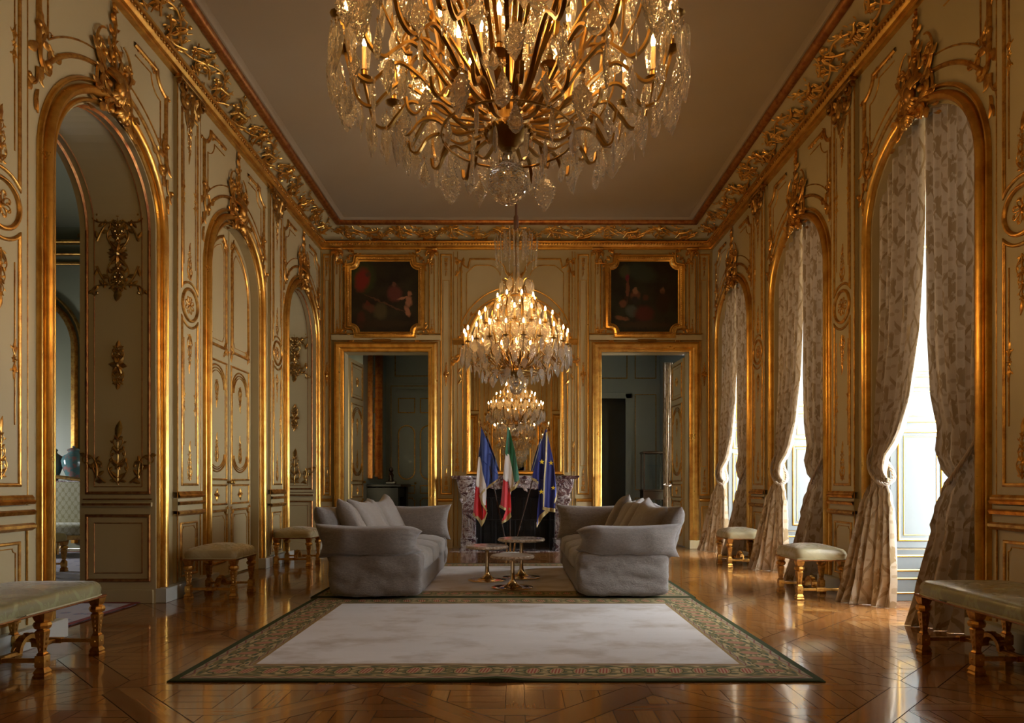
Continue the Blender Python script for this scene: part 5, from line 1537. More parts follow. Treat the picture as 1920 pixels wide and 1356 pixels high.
# ================================================================ chandeliers
def crystal_mesh(L, W, T, wob=6, amp=.09, shape='leaf', n=18):
    mb = MB(); rings = []
    for i in range(n + 1):
        t = i / n
        if shape == 'leaf': w = sin(pi * min(1, t * 1.0) ** .72) ** .8 if 0 < t < 1 else 0
        elif shape == 'drop': w = (t ** .9 * 1.9 if t < .62 else 1.235 * cos((t - .62) / .38 * pi / 2) ** .6) if t < 1 else 0
        elif shape == 'kite': w = t / .42 if t < .42 else (1 - t) / .58
        else: w = (.35 + .65 * sin(pi * t)) if 0 < t < 1 else 0
        w = max(.03, w) * (1 + amp * (1 if i % 2 else -1) * (1 if shape != 'spire' else 0)) * W / 2
        th = max(.15, w / (W / 2)) * T / 2
        z = -L * t
        wi = w / (1 + amp * (1 if i % 2 else -1) * (1 if shape != 'spire' else 0)) * .74; th = max(.15, wi / (W * .37)) * T / 2
        rings.append([(w, 0, z), (wi, th * .8, z), (0, th, z), (-wi, th * .8, z), (-w, 0, z), (-wi, -th * .8, z), (0, -th, z), (wi, -th * .8, z)])
    mb.loft(rings)
    return mb
def star_mesh(r=.016):
    mb = MB()
    for k in range(8):
        a = 2 * pi * k / 8
        p = lambda q, aa, y: (q * cos(aa), y, q * sin(aa))
        mb.add([p(0, 0, .005), p(r * .6, a - .3, .001), p(r, a, .002), p(r * .6, a + .3, .001), p(0, 0, -.003)], [(0, 1, 2), (0, 2, 3), (4, 2, 1), (4, 3, 2)])
    return mb
def rp(r, z, a): return (r * cos(a), r * sin(a), z)
def chandelier(loc, label):
    t_ = thing('chandelier', loc, label, 'chandelier', 0, 'crystal chandeliers')
    Z = 2.32; hold = MB; rr = random.Random(11)
    def z_(v): return v - Z
    used_ = {}
    def inst(proto_name, mbf, mat_, l, rz, rx=0.0, sm=30, parent=t_):
        if proto_name not in used_:
            used_[proto_name] = mbf().build(proto_name.split('#')[0], mat_, parent, smooth=sm); o = used_[proto_name]
        else:
            o = used_[proto_name].copy(); scn.collection.objects.link(o)
        o.location = l; o.rotation_euler = (rx, 0, rz); o.parent = parent; return o
    # bottom ball with cut facets
    mb = MB(); N = 26
    for i in range(N + 1):
        pass
    rings = []
    for i in range(1, N):
        th = pi * i / N; k0 = (i % 2) * pi / 28
        rings.append([(.080 * sin(th) * cos(2 * pi * k / 28 + k0), .080 * sin(th) * sin(2 * pi * k / 28 + k0), .080 * cos(th)) for k in range(28)])
    mb.loft(rings); mb.lathe([(.012, .076), (.022, .085), (.024, .10), (.014, .112), (.018, .12), (.008, .13)], 12)
    mb.build('glass_ball', 'cut_glass', t_, smooth=0)
    mb = MB(); mb.lathe([(.0, .12), (.03, .13), (.045, .15), (.075, .17), (.085, .19), (.08, .21), (.06, .215), (.04, .24), (.035, .30), (.03, .34), (.055, .36), (.03, .38), (.02, .5)], 20)
    for k in range(20): mb.ball(rp(.087, .195, 2 * pi * k / 20), .012, 5, 4)
    mb.build('hub', 'brass', t_)
    mb = MB(); mb.lathe([(.02, .5), (.045, .53), (.06, .60), (.05, .68), (.022, .72), (.05, .76), (.075, .86), (.06, .96), (.03, 1.0), (.026, 1.05), (.05, 1.08), (.055, 1.16), (.03, 1.22), (.024, 1.26), (.045, 1.30), (.04, 1.42), (.03, 1.50), (.042, 1.52), (.02, 1.6), (.015, 1.75)], 14)
    mb.build('glass_stem', 'crystal', t_, smooth=0)
    mb = MB(); mb.tube([(0, 0, .5), (0, 0, 1.9)], .008, 6); mb.tube([(0, 0, 1.9), (0, 0, 2.5)], .007, 6)
    mb.lathe([(.02, 1.76), (.03, 1.78), (.02, 1.80)], 10); mb.lathe([(.12, 1.10), (.14, 1.115), (.12, 1.13)], 20, caps=False); mb.build('stem_rod', 'brass', t_)
    mb = MB(); mb.tube([(0, 0, 1.93), (0, 0, 1.95), (0, 0, 2.10), (0, 0, 2.13), (0, 0, ZTOP - Z - .03)], [.022, .031, .031, .016, .014], 12); mb.build('rope_cover', 'rod_cover', t_)
    mb = MB(); mb.lathe([(.0, ZTOP - Z - .05), (.05, ZTOP - Z - .05), (.10, ZTOP - Z - .02), (.12, ZTOP - Z - .002)], 20); mb.build('ceiling_rose', 'brass', t_)
    mb = MB()
    for r_, z in ((.26, 2.50), (.38, 3.05)): mb.tube([rp(r_, z_(z), 2 * pi * k / 40) for k in range(41)], .005, 5)
    mb.build('ring', 'brass', t_)
    tiers = [(20, .635, 2.84, [(.10, 2.56), (.24, 2.59), (.34, 2.67), (.42, 2.71), (.48, 2.665), (.53, 2.62), (.585, 2.65), (.615, 2.75), (.635, 2.83)], 0.0),
             (14, .455, 3.06, [(.08, 2.62), (.20, 2.76), (.30, 2.86), (.36, 2.87), (.40, 2.83), (.435, 2.87), (.45, 2.96), (.455, 3.05)], .12),
             (8, .235, 3.28, [(.05, 2.95), (.11, 3.02), (.16, 3.10), (.19, 3.09), (.22, 3.13), (.235, 3.27)], .2),
             (6, .20, 2.70, [(.06, 2.60), (.12, 2.64), (.17, 2.62), (.20, 2.69)], .35)]
    big = []; rest = []
    def cry(kind, r_, z, a, sc=1.0, sep=True):
        (big if sep else rest).append((kind, r_, z, a, sc))
    for ti, (n, r_, zp, path, off) in enumerate(tiers):
        P = catmull([(x, 0, z_(z)) for x, z in path], 5)
        for k in range(n):
            a = 2 * pi * (k + off) / n
            arm_ = inst('arm#%d' % ti, lambda: (lambda m: (m.ribbon(P, .014, .008 if ti else .010, (0, 1, 0)), m)[1])(MB()), 'brass', (0, 0, 0), a, 0, 35)
            def panf():
                m = MB(); m.lathe([(.004, -.014), (.018, -.010), (.034, -.002), (.038, .003), (.030, .002), (.012, .004), (.014, .012), (.013, .035), (.016, .038), (.012, .04)], 12)
                return m
            inst('drip_pan#0', panf, 'brass', (r_, 0, z_(zp)), 0, 0, 30, arm_)
            can_ = inst('candle#0', lambda: (lambda m: (m.lathe([(.0105, .036), (.0105, .135), (.008, .138)], 10), m)[1])(MB()), 'candle_wax', rp(r_, z_(zp), a), a, 0, 40)
            def bulbf():
                m = MB(); m.lathe([(.002, .139), (.007, .143), (.0105, .155), (.0095, .168), (.005, .182), (.001, .192)], 10); return m
            inst('flame_bulb#0', bulbf, 'bulb', (0, 0, 0), 0, 0, 80, can_)
    hook = catmull([(.13, 0, z_(2.60)), (.22, 0, z_(2.70)), (.31, 0, z_(2.82)), (.37, 0, z_(2.87)), (.405, 0, z_(2.84)), (.395, 0, z_(2.79)), (.37, 0, z_(2.79))], 5)
    for k in range(16): inst('scroll_arm#0', lambda: (lambda m: (m.ribbon(hook, .016, .008, (0, 1, 0)), m)[1])(MB()), 'brass', (0, 0, 0), 2 * pi * (k + .4) / 16, 0, 35)
    cage = catmull([(.30, 0, z_(2.72)), (.315, 0, z_(2.80)), (.37, 0, z_(3.0)), (.39, 0, z_(3.12)), (.35, 0, z_(3.30)), (.24, 0, z_(3.42)), (.15, 0, z_(3.46)), (.12, 0, z_(3.55)), (.14, 0, z_(3.62)), (.18, 0, z_(3.64))], 5)
    for k in range(12): inst('cage_rib#0', lambda: (lambda m: (m.ribbon(cage, .017, .008, (0, 1, 0)), m)[1])(MB()), 'brass', (0, 0, 0), 2 * pi * (k + .15) / 12, 0, 35)
    low = catmull([(.11, 0, z_(2.52)), (.20, 0, z_(2.50)), (.28, 0, z_(2.55)), (.34, 0, z_(2.54)), (.38, 0, z_(2.49)), (.41, 0, z_(2.50)), (.42, 0, z_(2.54))], 5)
    for k in range(16): inst('lower_arm#0', lambda: (lambda m: (m.ribbon(low, .014, .008, (0, 1, 0)), m)[1])(MB()), 'brass', (0, 0, 0), 2 * pi * (k + .3) / 16, 0, 35)
    cr = catmull([(.02, 0, z_(4.05)), (.06, 0, z_(4.18)), (.14, 0, z_(4.24)), (.22, 0, z_(4.20)), (.265, 0, z_(4.12))], 5)
    for k in range(12): inst('crown_arm#0', lambda: (lambda m: (m.ribbon(cr, .006, .005, (0, 1, 0)), m)[1])(MB()), 'brass', (0, 0, 0), 2 * pi * k / 12, 0, 35)
    # pendants
    for k in range(20):
        a = 2 * pi * (k + .0) / 20; b = 2 * pi * (k + .5) / 20
        cry('leaf', .665, 2.815 - rr.uniform(0, .02), a + rr.uniform(-.03, .03), rr.uniform(.9, 1.15))
        cry('kite' if k % 2 else 'drop', .60, 2.66, b, rr.uniform(.8, 1.0))
        cry('leaf' if k % 3 == 0 else 'spike', .52, 2.60, a + .05, rr.uniform(.7, .95), True)
        cry('leaf', .665, 2.74, b, rr.uniform(1.0, 1.2), True)
        rest.append(('leaf', .57, 2.97, b, 1.05)); rest.append(('leaf', .60, 2.82, a, .9))
    for k in range(18): cry(('leaf', 'drop', 'kite')[k % 3], .42, 2.515, 2 * pi * (k + .4) / 18, rr.uniform(.8, 1.05), True)
    for k in range(12): cry('drop' if k % 2 else 'spike', .27, 2.49, 2 * pi * (k + .2) / 12, rr.uniform(.7, .9), k % 2 == 0)
    for k in range(8): cry('spike', .15, 2.47, 2 * pi * (k + .6) / 8, .75, False)
    for k in range(14):
        a = 2 * pi * (k + .12) / 14
        cry('leaf', .485, 3.03, a, rr.uniform(.8, 1.0), False); cry('kite', .43, 2.84, a + .2, .8, False); cry('drop', .46, 2.98, a + .22, .85, False)
    for k in range(12):
        a = 2 * pi * (k + .15) / 12
        cry('leaf', .41, 3.12, a, .95, False); cry('leaf', .36, 3.30, a + .1, 1.0, False); cry('drop', .25, 3.40, a, .9, False); cry('spike', .31, 2.76, a + .2, .9, False)
    for k in range(10):
        a = 2 * pi * (k + .3) / 10
        cry('leaf', .26, 3.26, a, .8, False); cry('drop', .15, 3.44, a + .1, .9, False); cry('leaf', .20, 3.62, a + .2, .95, False)
    for k in range(120):
        cry(rr.choice(('leaf', 'drop', 'kite', 'spike')), rr.uniform(.14, .36), rr.uniform(2.72, 3.3), rr.uniform(0, 6.28), rr.uniform(.5, .9), False)
    for k in range(60):
        cry(rr.choice(('drop', 'kite', 'spike')), rr.uniform(.30, .62), rr.uniform(2.56, 2.80), rr.uniform(0, 6.28), rr.uniform(.5, .8), False)
    kinds = {'leaf': (.160, .098, .018, 'leaf'), 'drop': (.130, .054, .024, 'drop'), 'kite': (.125, .074, .016, 'kite'), 'spike': (.135, .028, .020, 'spire')}
    mbs = {k: crystal_mesh(L, W, T, shape=s_) for k, (L, W, T, s_) in kinds.items()}
    stuff = MB(); hooks = MB(); st_ = star_mesh()
    def hang(kind, r_, z, a, sc):
        p = rp(r_, z_(z), a); spin = a + pi / 2 + rr.uniform(-.6, .6); tilt = rr.uniform(-.06, .06)
        hooks.tube([(p[0], p[1], p[2] + .016), (p[0], p[1], p[2] - .002)], .0015, 4)
        hooks.ball((p[0], p[1], p[2] + .012), .004, 5, 4)
        cs, sn = cos(spin), sin(spin)
        if sc > .82:
            stuff.add([(p[0] + x * cs - (y) * sn, p[1] + x * sn + y * cs, p[2] + .012 + z2) for x, y, z2 in st_.v], st_.f)
        return p, spin, tilt
    for i, (kind, r_, z, a, sc) in enumerate(big):
        p, spin, tilt = hang(kind, r_, z, a, sc)
        if i < 100:
            o = inst('crystal_pendant#' + kind, lambda: mbs[kind], 'crystal', p, spin, tilt, 0); o.scale = (sc, sc, sc)
        else: rest.append((kind, r_, z, a, sc))
    for kind, r_, z, a, sc in rest:
        p, spin, tilt = hang(kind, r_, z, a, sc); cs, sn = cos(spin), sin(spin)
        stuff.add([(p[0] + sc * (x * cs - y * sn), p[1] + sc * (x * sn + y * cs), p[2] + sc * zz) for x, y, zz in mbs[kind].v], mbs[kind].f)
    # crown strings and garlands
    for k in range(42):
        a = 2 * pi * k / 42; r0 = (.268, .20, .13)[k % 3]; zt = (4.13, 4.19, 4.21)[k % 3]
        for q in range(7 if k % 3 else 8):
            stuff.ball(rp(r0 * (1 - .012 * q), z_(zt - .042 * q), a), (.010, .010, .021), 5, 4)
    o = stuff.build('small_crystals', 'crystal', t_, smooth=0); o['kind'] = 'stuff'
    hooks.build('hooks', 'brass', t_, smooth=60)['kind'] = 'stuff'
    for k in range(6):
        def sp():
            m = MB(); m.lathe([(.010, 0), (.030, .01), (.018, .03), (.008, .04), (.022, .06), (.026, .10), (.012, .15), (.005, .17), (.013, .19), (.003, .215)], 8); return m
        inst('crystal_spire#0', sp, 'crystal', rp(.545, z_(2.93), 2 * pi * (k + .55) / 6), 0, 0, 0)
        def sa():
            m = MB(); m.ribbon(catmull([(.45, 0, z_(2.70)), (.50, 0, z_(2.78)), (.53, 0, z_(2.84)), (.545, 0, z_(2.93))], 4), .008, .006, (0, 1, 0)); return m
        inst('spire_arm#0', sa, 'brass', (0, 0, 0), 2 * pi * (k + .55) / 6, 0, 35)
    return t_
ch = chandelier((-.027, 2.66, 2.32), 'large crystal chandelier hanging close overhead, cut off by the top of the photo')
ch2 = copy_tree(ch, (.012, 8.38, 2.32), .13); ch2['label'] = 'crystal chandelier hanging farther off, in front of the mirror and fireplace'

# ================================================================ rooms beyond
def shell(name, mat_, quads):
    mb = MB()
    for q in quads: mb.add(q, [(0, 1, 2, 3)])
    return struct(mb.build(name, mat_, smooth=0))
# left hand room, seen through the open arches
shell('wall_side_room', 'side_room_paint', [
    [(-10, 12.1, 0), (-4.19, 12.1, 0), (-4.19, 12.1, 5.7), (-10, 12.1, 5.7)],
    [(-10, 1.8, 0), (-10, 9.55, 0), (-10, 9.55, 5.7), (-10, 1.8, 5.7)], [(-10, 10.35, 0), (-10, 12.1, 0), (-10, 12.1, 5.7), (-10, 10.35, 5.7)], [(-10, 9.55, 2.2), (-10, 10.35, 2.2), (-10, 10.35, 5.7), (-10, 9.55, 5.7)], [(-10, 9.55, 0), (-10, 10.35, 0), (-10, 10.35, 1.0), (-10, 9.55, 1.0)],  # the gap is the added, unseen opening that lights this room
    [(-10, 1.8, 0), (-4.19, 1.8, 0), (-4.19, 1.8, 5.7), (-10, 1.8, 5.7)],
    [(-10, 1.8, 5.7), (-4.19, 1.8, 5.7), (-4.19, 12.1, 5.7), (-10, 12.1, 5.7)],
    [(-4.19, -.9, 0), (-4.19, 1.8, 0), (-4.19, 1.8, 5.7), (-4.19, -.9, 5.7)], [(-3.4, 12.4, 0), (-4.19, 12.1, 0), (-4.19, 12.1, 5.7), (-3.4, 12.4, 5.7)]])
mb = MB()
xa, xb = -9.6, -4.3
for z, d, t2 in ((5.02, .05, .05), (5.18, .10, .03), (5.38, .14, .05)):
    mb.bbox(-10, -4.19, 12.1 - d, 12.1, z, z + t2, .01)
for k, xc in enumerate((-8.75,)):
    P = [(xc - .95, .1)] + arc(xc, 3.55, .95, pi, 0, 24) + [(xc + .95, .1)]
    for r2, h_ in ((0, .05), (.14, .02)):
        Q = [(xc - .95 - r2, .1)] + arc(xc, 3.55, .95 + r2, pi, 0, 24) + [(xc + .95 + r2, .1)]
        mb.sweep([(x, z) for x, z in Q], [(-h_, 12.1), (-h_ * .6, 12.03), (h_ * .6, 12.03), (h_, 12.1)])
for x in (-9.7, -9.3, -6.6, -6.2, -5.8): mb.bbox(x - .02, x + .02, 12.07, 12.1, 1.0, 4.95, .005)
o = struct(mb.build('trim_1', 'gold'))
mb = MB(tf=lambda x, y, z: (x, 12.08 - y, z))
for x in (-9.2, -8.4, -7.6, -6.8): 
    mb.scroll(x, 5.48, .5, .5, 4.5, .02, 1, 16, leaves=5); mb.scroll(x + .2, 5.6, pi - .3, .45, 4.2, .02, 1, 16, leaves=5); mb.leaf(x, 5.55, 1.2, .2, .1, .01, .05)
for x in (-8.9, -7.0): arabesque(mb, x, 4.2, .6, .5, 1, .012)
o.name = 'trim_1'; mb.build('frieze_ornament', 'old_gold', o, smooth=60)
# patterned carpets in the passage and the room behind it
for nm_, x0, x1, y0, y1, lab in (('patterned_runner', -4.9, -3.62, 5.17, 6.53, 'mauve patterned carpet with red edge lying in the near open archway'), ('patterned_carpet', -9.5, -5.0, 3.5, 11.4, 'blue mauve patterned carpet under the settee in the next room')):
    t_ = thing(nm_, ((x0 + x1) / 2, (y0 + y1) / 2, 0), lab, 'rug'); hx, hy = (x1 - x0) / 2, (y1 - y0) / 2
    mb = MB(); mb.bbox(-hx, hx, -hy, hy, .0005, .010, .003); mb.build('field', 'persian_rug', t_)
    mb = MB(); mb.frame(-hx, hx, -hy, hy, .03, .004); mb.v = [(x, z, .010 + y) for x, y, z in mb.v]; mb.build('edge', 'rug_red', t_)
# carved panelling on the deep jambs of the open arches
for yb in (BAYS[2], BAYS[4]):
    g_, o_, b_ = MB(), MB(), MB()
    w0, w1 = .06, .66
    b_.bbox(.02, .70, 0, .02, .0, .13, .004); b_.bbox(.03, .69, 0, .03, .93, .97, .004)
    g_.mould([(w0, 3.58), (w0, 1.06), (w1, 1.06), (w1, 3.58)], .014, .018); g_.mould([(w0 + .07, 3.58), (w0 + .07, 1.12), (w1 - .07, 1.12), (w1 - .07, 3.58)], .004, .006)
    sof = MB()       # the same bands carried over the soffit
    for wq, hq in ((w0, .014), (w1, .014), (w0 + .07, .004), (w1 - .07, .004)):
        sof.sweep([((ARCH_A - .006) * cos(a), ARCH_Z + (ARCH_A - .006) * sin(a)) for a in [pi * k / 28 for k in range(29)]], [(-.004, -wq - hq), (.016 if hq > .01 else .008, -wq), (-.004, -wq + hq)])
    sof.v = [(x - (yb - YC), y_, z) for x, y_, z in sof.v]; sof.build('soffit_moulding', 'red_gold', wl)
    g_.frame(w0, w1, .22, .84, .014, .018); g_.frame(w0 + .07, w1 - .07, .29, .77, .004, .006)
    g_.mould([(0.03, .95), (.69, .95)], .018, .04); g_.mould([(0.03, 1.0), (.69, 1.0)], .006, .02)
    c_ = .36
    arabesque(o_, c_, 1.14, .62, .46, 1, .009); arabesque(o_, c_, 3.36, .50, .50, 1, .010); arabesque(o_, c_, 3.36, .46, .50, -1, .010)
    for s_ in (-1, 1):
        for q in (-1, 1): o_.scroll(c_ + s_ * .20, 3.36 + q * .12, q * pi / 2 + s_ * .4 * q, .42, 4.4, .012, s_ * q, 18, leaves=5); o_.scroll(c_ + s_ * .1, 3.36 + q * .3, (0 if s_ > 0 else pi), .26, 4.2, .010, s_ * q, 14, leaves=3)
    for s_ in (-1, 1): o_.scroll(c_ + s_ * .2, 1.2, pi / 2, .4, 4.6, .012, -s_, 18, leaves=5); o_.scroll(c_ + s_ * .12, 1.16, pi / 2 - s_ * .9, .36, 4.4, .012, s_, 16, leaves=4)
    o_.rosette(c_, 3.36, .10, 8); o_.rosette(c_, 2.29, .09, 6)
    for q in (-1, 1): arabesque(o_, c_, 2.29, .24, .28, q, .007)
    for mb_, nm, mt in ((b_, 'jamb_panel', 'cream_paint'), (g_, 'jamb_moulding', 'red_gold'), (o_, 'jamb_ornament', 'old_gold')):
        mb_.v = [(-(yb + ARCH_A - .001 - yy - YC), -x, z) for x, yy, z in mb_.v]      # far jamb, in the wall's own frame
        mb_.build(nm, mt, wl)
# settee, console and vases in the side room
t_ = thing('settee', (-7.3, 10.6, .018), 'gilt framed settee in pale quilted silk, seen through the near open arch', 'settee')
mb = MB(); softbox(mb, (0, 0, .42), (.85, .32, .10), 6, 12, .004); weld(mb.build('seat', 'settee_silk', t_, smooth=60, uv=lambda co, p: (co.x, co.y + co.z)))
mb = MB(); softbox(mb, (0, .28, .82), (.82, .06, .34), 5, 12, .004); weld(mb.build('backrest', 'settee_silk', t_, smooth=60, uv=lambda co, p: (co.x, co.z)))
mb = MB(); mb.tube([(-.86, .28, .46), (-.88, .28, 1.05), (-.5, .28, 1.18), (0, .28, 1.24), (.5, .28, 1.18), (.88, .28, 1.05), (.86, .28, .46)], .03, 8); mb.bbox(-.87, .87, -.33, .33, .28, .35, .01); mb.build('frame', 'old_gold', t_)
for sx in (-.8, 0, .8):
    for sy in (-.28, .28): mb = MB(); mb.tube([(sx, sy, .30), (sx, sy + .02, .15), (sx, sy, 0)], [.035, .02, .025], 6); mb.build('leg', 'old_gold', t_)
t_ = thing('console_table', (-7.9, 11.75, 0), 'gilt console table behind the settee in the next room, carrying two vases', 'console table')
mb = MB(); mb.bbox(-.7, .7, -.25, .25, 1.12, 1.20, .01); mb.build('top', 'marble', t_)
mb = MB(); mb.bbox(-.66, .66, -.22, .22, 1.02, 1.12, .01)
mb.build('apron', 'old_gold', t_)
for sx in (-.6, .6):
    for sy in (-.18, .18): mb = MB(); mb.tube([(sx, sy, 1.03), (sx * 1.03, sy, .5), (sx, sy, 0)], [.05, .025, .04], 8); mb.build('leg', 'old_gold', t_)
for x, lab in ((-7.98, 'dark blue green porcelain vase on the console, left of the pair in the next room'), (-7.60, 'blue green porcelain vase on the console, right of the pair in the next room')):
    t_ = thing('porcelain_vase', (x, 11.75, 1.20), lab, 'vase', 0, 'porcelain vases on the console')
    mb = MB(); mb.lathe([(.0, 0), (.09, 0), (.10, .02), (.12, .10), (.17, .24), (.19, .34), (.16, .42), (.09, .47), (.08, .50), (.10, .515)], 28); mb.build('body', 'porcelain', t_, smooth=60)
    mb = MB(); mb.lathe([(.10, .515), (.09, .54), (.05, .56), (.02, .57), (.025, .59), (.0, .605)], 20); mb.build('lid', 'porcelain', t_, smooth=60)
t_ = seat((-6.15, 8.6, .011), 'upholstered_stool', 'brown silk stool on the patterned carpet beyond the near open arch', 'stool', .6, .5, 2, 'pale_silk', .05)

# far rooms behind the two end doorways
fw = shell('wall_far_room', 'grey_paint', [
    [(-3.6, 16.5, 0), (1.99, 16.5, 0), (1.99, 16.5, 5.6), (-3.6, 16.5, 5.6)], [(2.67, 16.5, 0), (3.5, 16.5, 0), (3.5, 16.5, 5.6), (2.67, 16.5, 5.6)], [(1.99, 16.5, 3.2), (2.67, 16.5, 3.2), (2.67, 16.5, 5.6), (1.99, 16.5, 5.6)],
    [(-3.6, 12.4, 0), (-3.6, 12.65, 0), (-3.6, 12.65, 5.6), (-3.6, 12.4, 5.6)], [(-3.6, 13.55, 0), (-3.6, 16.5, 0), (-3.6, 16.5, 5.6), (-3.6, 13.55, 5.6)],
    [(-3.6, 12.65, 2.8), (-3.6, 13.55, 2.8), (-3.6, 13.55, 5.6), (-3.6, 12.65, 5.6)], [(-3.6, 12.65, 0), (-3.6, 13.55, 0), (-3.6, 13.55, 1.0), (-3.6, 12.65, 1.0)],  # head and sill of the added, unseen opening for daylight
    [(3.5, 12.4, 0), (3.5, 13.6, 0), (3.5, 13.6, 5.6), (3.5, 12.4, 5.6)], [(3.5, 13.8, 0), (3.5, 16.5, 0), (3.5, 16.5, 5.6), (3.5, 13.8, 5.6)],
    [(3.5, 13.6, 3.6), (3.5, 13.8, 3.6), (3.5, 13.8, 5.6), (3.5, 13.6, 5.6)], [(3.5, 13.6, 0), (3.5, 13.8, 0), (3.5, 13.8, .4), (3.5, 13.6, .4)],
    [(-3.6, 12.4, 5.6), (3.5, 12.4, 5.6), (3.5, 16.5, 5.6), (-3.6, 16.5, 5.6)],
    [(.30, 12.4, 0), (.30, 16.5, 0), (.30, 16.5, 5.6), (.30, 12.4, 5.6)]])
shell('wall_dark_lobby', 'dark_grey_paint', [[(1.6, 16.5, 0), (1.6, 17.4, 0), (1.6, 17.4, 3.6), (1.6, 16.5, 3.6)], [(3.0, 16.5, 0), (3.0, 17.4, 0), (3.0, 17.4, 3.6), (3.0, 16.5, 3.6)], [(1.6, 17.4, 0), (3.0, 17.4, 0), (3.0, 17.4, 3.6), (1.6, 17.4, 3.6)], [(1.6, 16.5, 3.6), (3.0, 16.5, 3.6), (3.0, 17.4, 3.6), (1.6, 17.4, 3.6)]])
g_, p_, w_ = MB(tf=lambda x, y, z: (x, 16.5 - y, z)), MB(), MB(tf=lambda x, y, z: (x, 16.5 - y, z))
for x0, x1 in ((-1.65, -1.0), (-.8, .2), (2.9, 3.4)):
    g_.frame(x0, x1, 1.0, 3.3, .010, .012); g_.frame(x0, x1, .2, .8, .010, .012); g_.frame(x0, x1, 3.7, 5.2, .010, .012)
g_.frame(-2.9, -1.85, 3.75, 5.2, .012, .014); g_.frame(1.9, 2.7, 3.7, 5.2, .012, .014)
for x in (-2.95, -1.75): w_.bbox(x - .08, x + .08, 0, .06, 0, 3.45, .01)
w_.bbox(-3.03, -1.67, 0, .06, 3.42, 3.56, .01); pass
for x in (1.93, 2.73): w_.bbox(x - .07, x + .07, 0, .06, 0, 3.32, .01)
w_.bbox(1.86, 2.80, 0, .06, 3.2, 3.34, .01)
g_.frame(-2.99, -1.71, .02, 3.50, .008, .012, .06)
g_.build('far_moulding', 'old_gold', fw); w_.build('far_architrave', 'grey_paint', fw)
d = struct(empty('door_6', (-2.35, 16.46, 0), pi))
for s_ in (-1, 1):
    mb = MB(); mb.bbox(min(0, s_ * .52), max(0, s_ * .52), -.02, .02, .01, 3.36, .004); lf = mb.build('door_leaf', 'grey_paint', d)
    a, b = sorted((s_ * .07, s_ * .46)); mb = MB()
    c_ = (a + b) / 2; r_ = (b - a) / 2
    mb.mould([(a, 1.45), (a, 2.35)] + [(c_ - r_ * cos(q), 2.35 + r_ * sin(q)) for q in [pi * k / 12 for k in range(1, 12)]] + [(b, 2.35), (b, 1.45)] + [(c_ + r_ * cos(q), 1.45 - r_ * sin(q)) for q in [pi * k / 12 for k in range(1, 12)]], .016, .02, .02, True)
    mb.frame(a, b, 2.86, 3.2, .012, .016, .02); mb.frame(a, b, .92, 1.1, .010, .014, .02); mb.frame(a, b, .2, .8, .012, .016, .02, .05)
    mb.build('door_moulding', 'old_gold', lf)
    if s_ > 0:
        mb = MB(); mb.ball((s_ * .05, .06, 1.16), .03, 8, 6); mb.build('door_knob', 'brass', lf)
# black chimneypiece, clock and pier glass in the left hand far room
t_ = thing('chimneypiece', (-2.70, 15.0, 0), 'black marble chimneypiece seen through the left doorway', 'fireplace')
mb = MB(); mb.bbox(-.415, .30, -.70, .70, 1.08, 1.14, .01); mb.build('mantel_shelf', 'black_iron', t_)
for y in (-.55, .55): mb = MB(); mb.bbox(-.415, .24, y - .13, y + .13, 0, 1.08, .02); mb.build('jamb', 'black_iron', t_)
mb = MB(); mb.bbox(-.415, .20, -.6, .6, .85, 1.08, .02); mb.build('lintel', 'black_iron', t_)
t_ = thing('mantel_clock', (-2.78, 15.3, 1.14), 'dark bronze clock figure on the black chimneypiece beyond the left doorway', 'clock')
mb = MB(); mb.bbox(-.10, .10, -.10, .10, 0, .06, .01); mb.lathe([(.07, .06), (.05, .12), (.06, .2), (.03, .26), (.05, .30), (.04, .36), (.0, .39)], 12); mb.build('body', 'dark_wood', t_)
t_ = thing('pier_glass', (-3.115, 15.0, 1.3), 'tall narrow pier glass with red gilt frame above the black chimneypiece', 'mirror')
mb = MB(); mb.bbox(0, .02, -.5, .5, 0, 2.9, .003); mb.build('mirror_pane', 'mirror_glass', t_)
mb = MB()
for y in (-.53, .53): mb.bbox(0, .10, y - .05, y + .05, -.05, 2.95, .015)
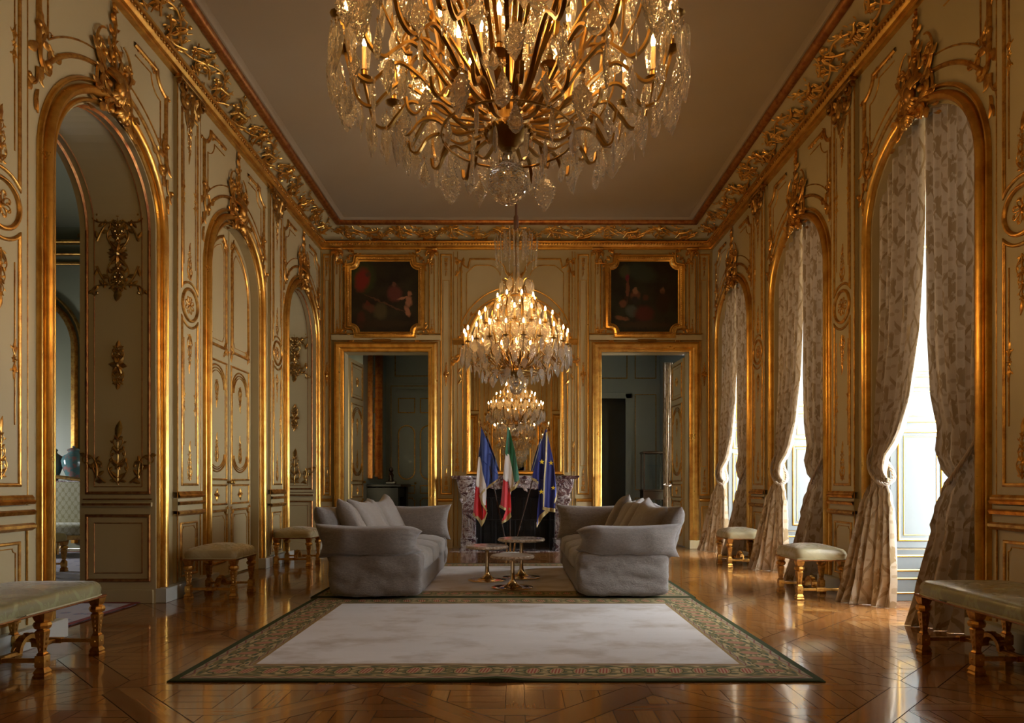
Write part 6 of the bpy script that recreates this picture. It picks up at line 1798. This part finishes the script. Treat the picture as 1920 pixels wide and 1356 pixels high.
mb.bbox(0, .10, -.58, .58, 2.9, 3.02, .02); mb.build('frame', 'red_gold', t_)
mb = MB(); mb.box(-3.6, -3.12, 14.0, 16.5, .0, 5.6); struct(mb.build('wall_chimney_breast', 'grey_paint', smooth=0))
# vitrine and curtain in the right hand far room
t_ = thing('display_cabinet', (3.02, 15.0, 0), 'small dark wood glass display cabinet on legs seen through the right doorway', 'cabinet')
for x in (-.22, .22):
    for y in (-.18, .18): mb = MB(); mb.bbox(x - .014, x + .014, y - .014, y + .014, 0, 1.80, .003); mb.build('post', 'dark_wood', t_)
mb = MB(); mb.bbox(-.25, .25, -.21, .21, 1.80, 1.85, .01); mb.bbox(-.25, .25, -.21, .21, .98, 1.02, .006); mb.bbox(-.24, .24, -.20, .20, .80, .98, .006); mb.build('frame', 'dark_wood', t_)
for z in (1.28, 1.54): mb = MB(); mb.box(-.21, .21, -.17, .17, z, z + .006); mb.build('glass_shelf', 'screen_glass', t_, smooth=0)
mb = MB(); mb.box(-.208, .208, -.185, -.181, 1.02, 1.80); mb.build('glass_front', 'screen_glass', t_, smooth=0)
t_ = thing('curtain', (3.12, 13.95, 0), 'brown curtain tied at waist height beyond the right doorway', 'curtain')
mb = MB(); G = []
for i in range(50):
    z = 3.62 * i / 49; w = .13 + .06 * min(1, abs(z - 1.1) / .8); G.append([(-w / 2 + w * j / 30, .05 * sin(j * 1.1 + .4 * sin(z)) + .10 * (1 - min(1, abs(z - 1.1))), z + .002) for j in range(31)])
mb.grid(G); o = mb.build('drape', 'curtain_damask', t_, smooth=80)
s_ = o.modifiers.new('thickness', 'SOLIDIFY'); s_.thickness = .004
ul = o.data.uv_layers.new(name='UVMap')
for p in o.data.polygons:
    for li in p.loop_indices:
        vi = o.data.loops[li].vertex_index % (50 * 31); ul.data[li].uv = ((vi % 31) / 31 * .8, (vi // 31) / 50 * 3.6)
mb = MB(); mb.tube([(-.09, 0, 1.12), (0, .0 - .09, 1.10), (.09, 0, 1.13), (.0, .12, 1.16), (-.09, 0, 1.12)], .012, 6); mb.build('tieback_cord', 'cord', t_)
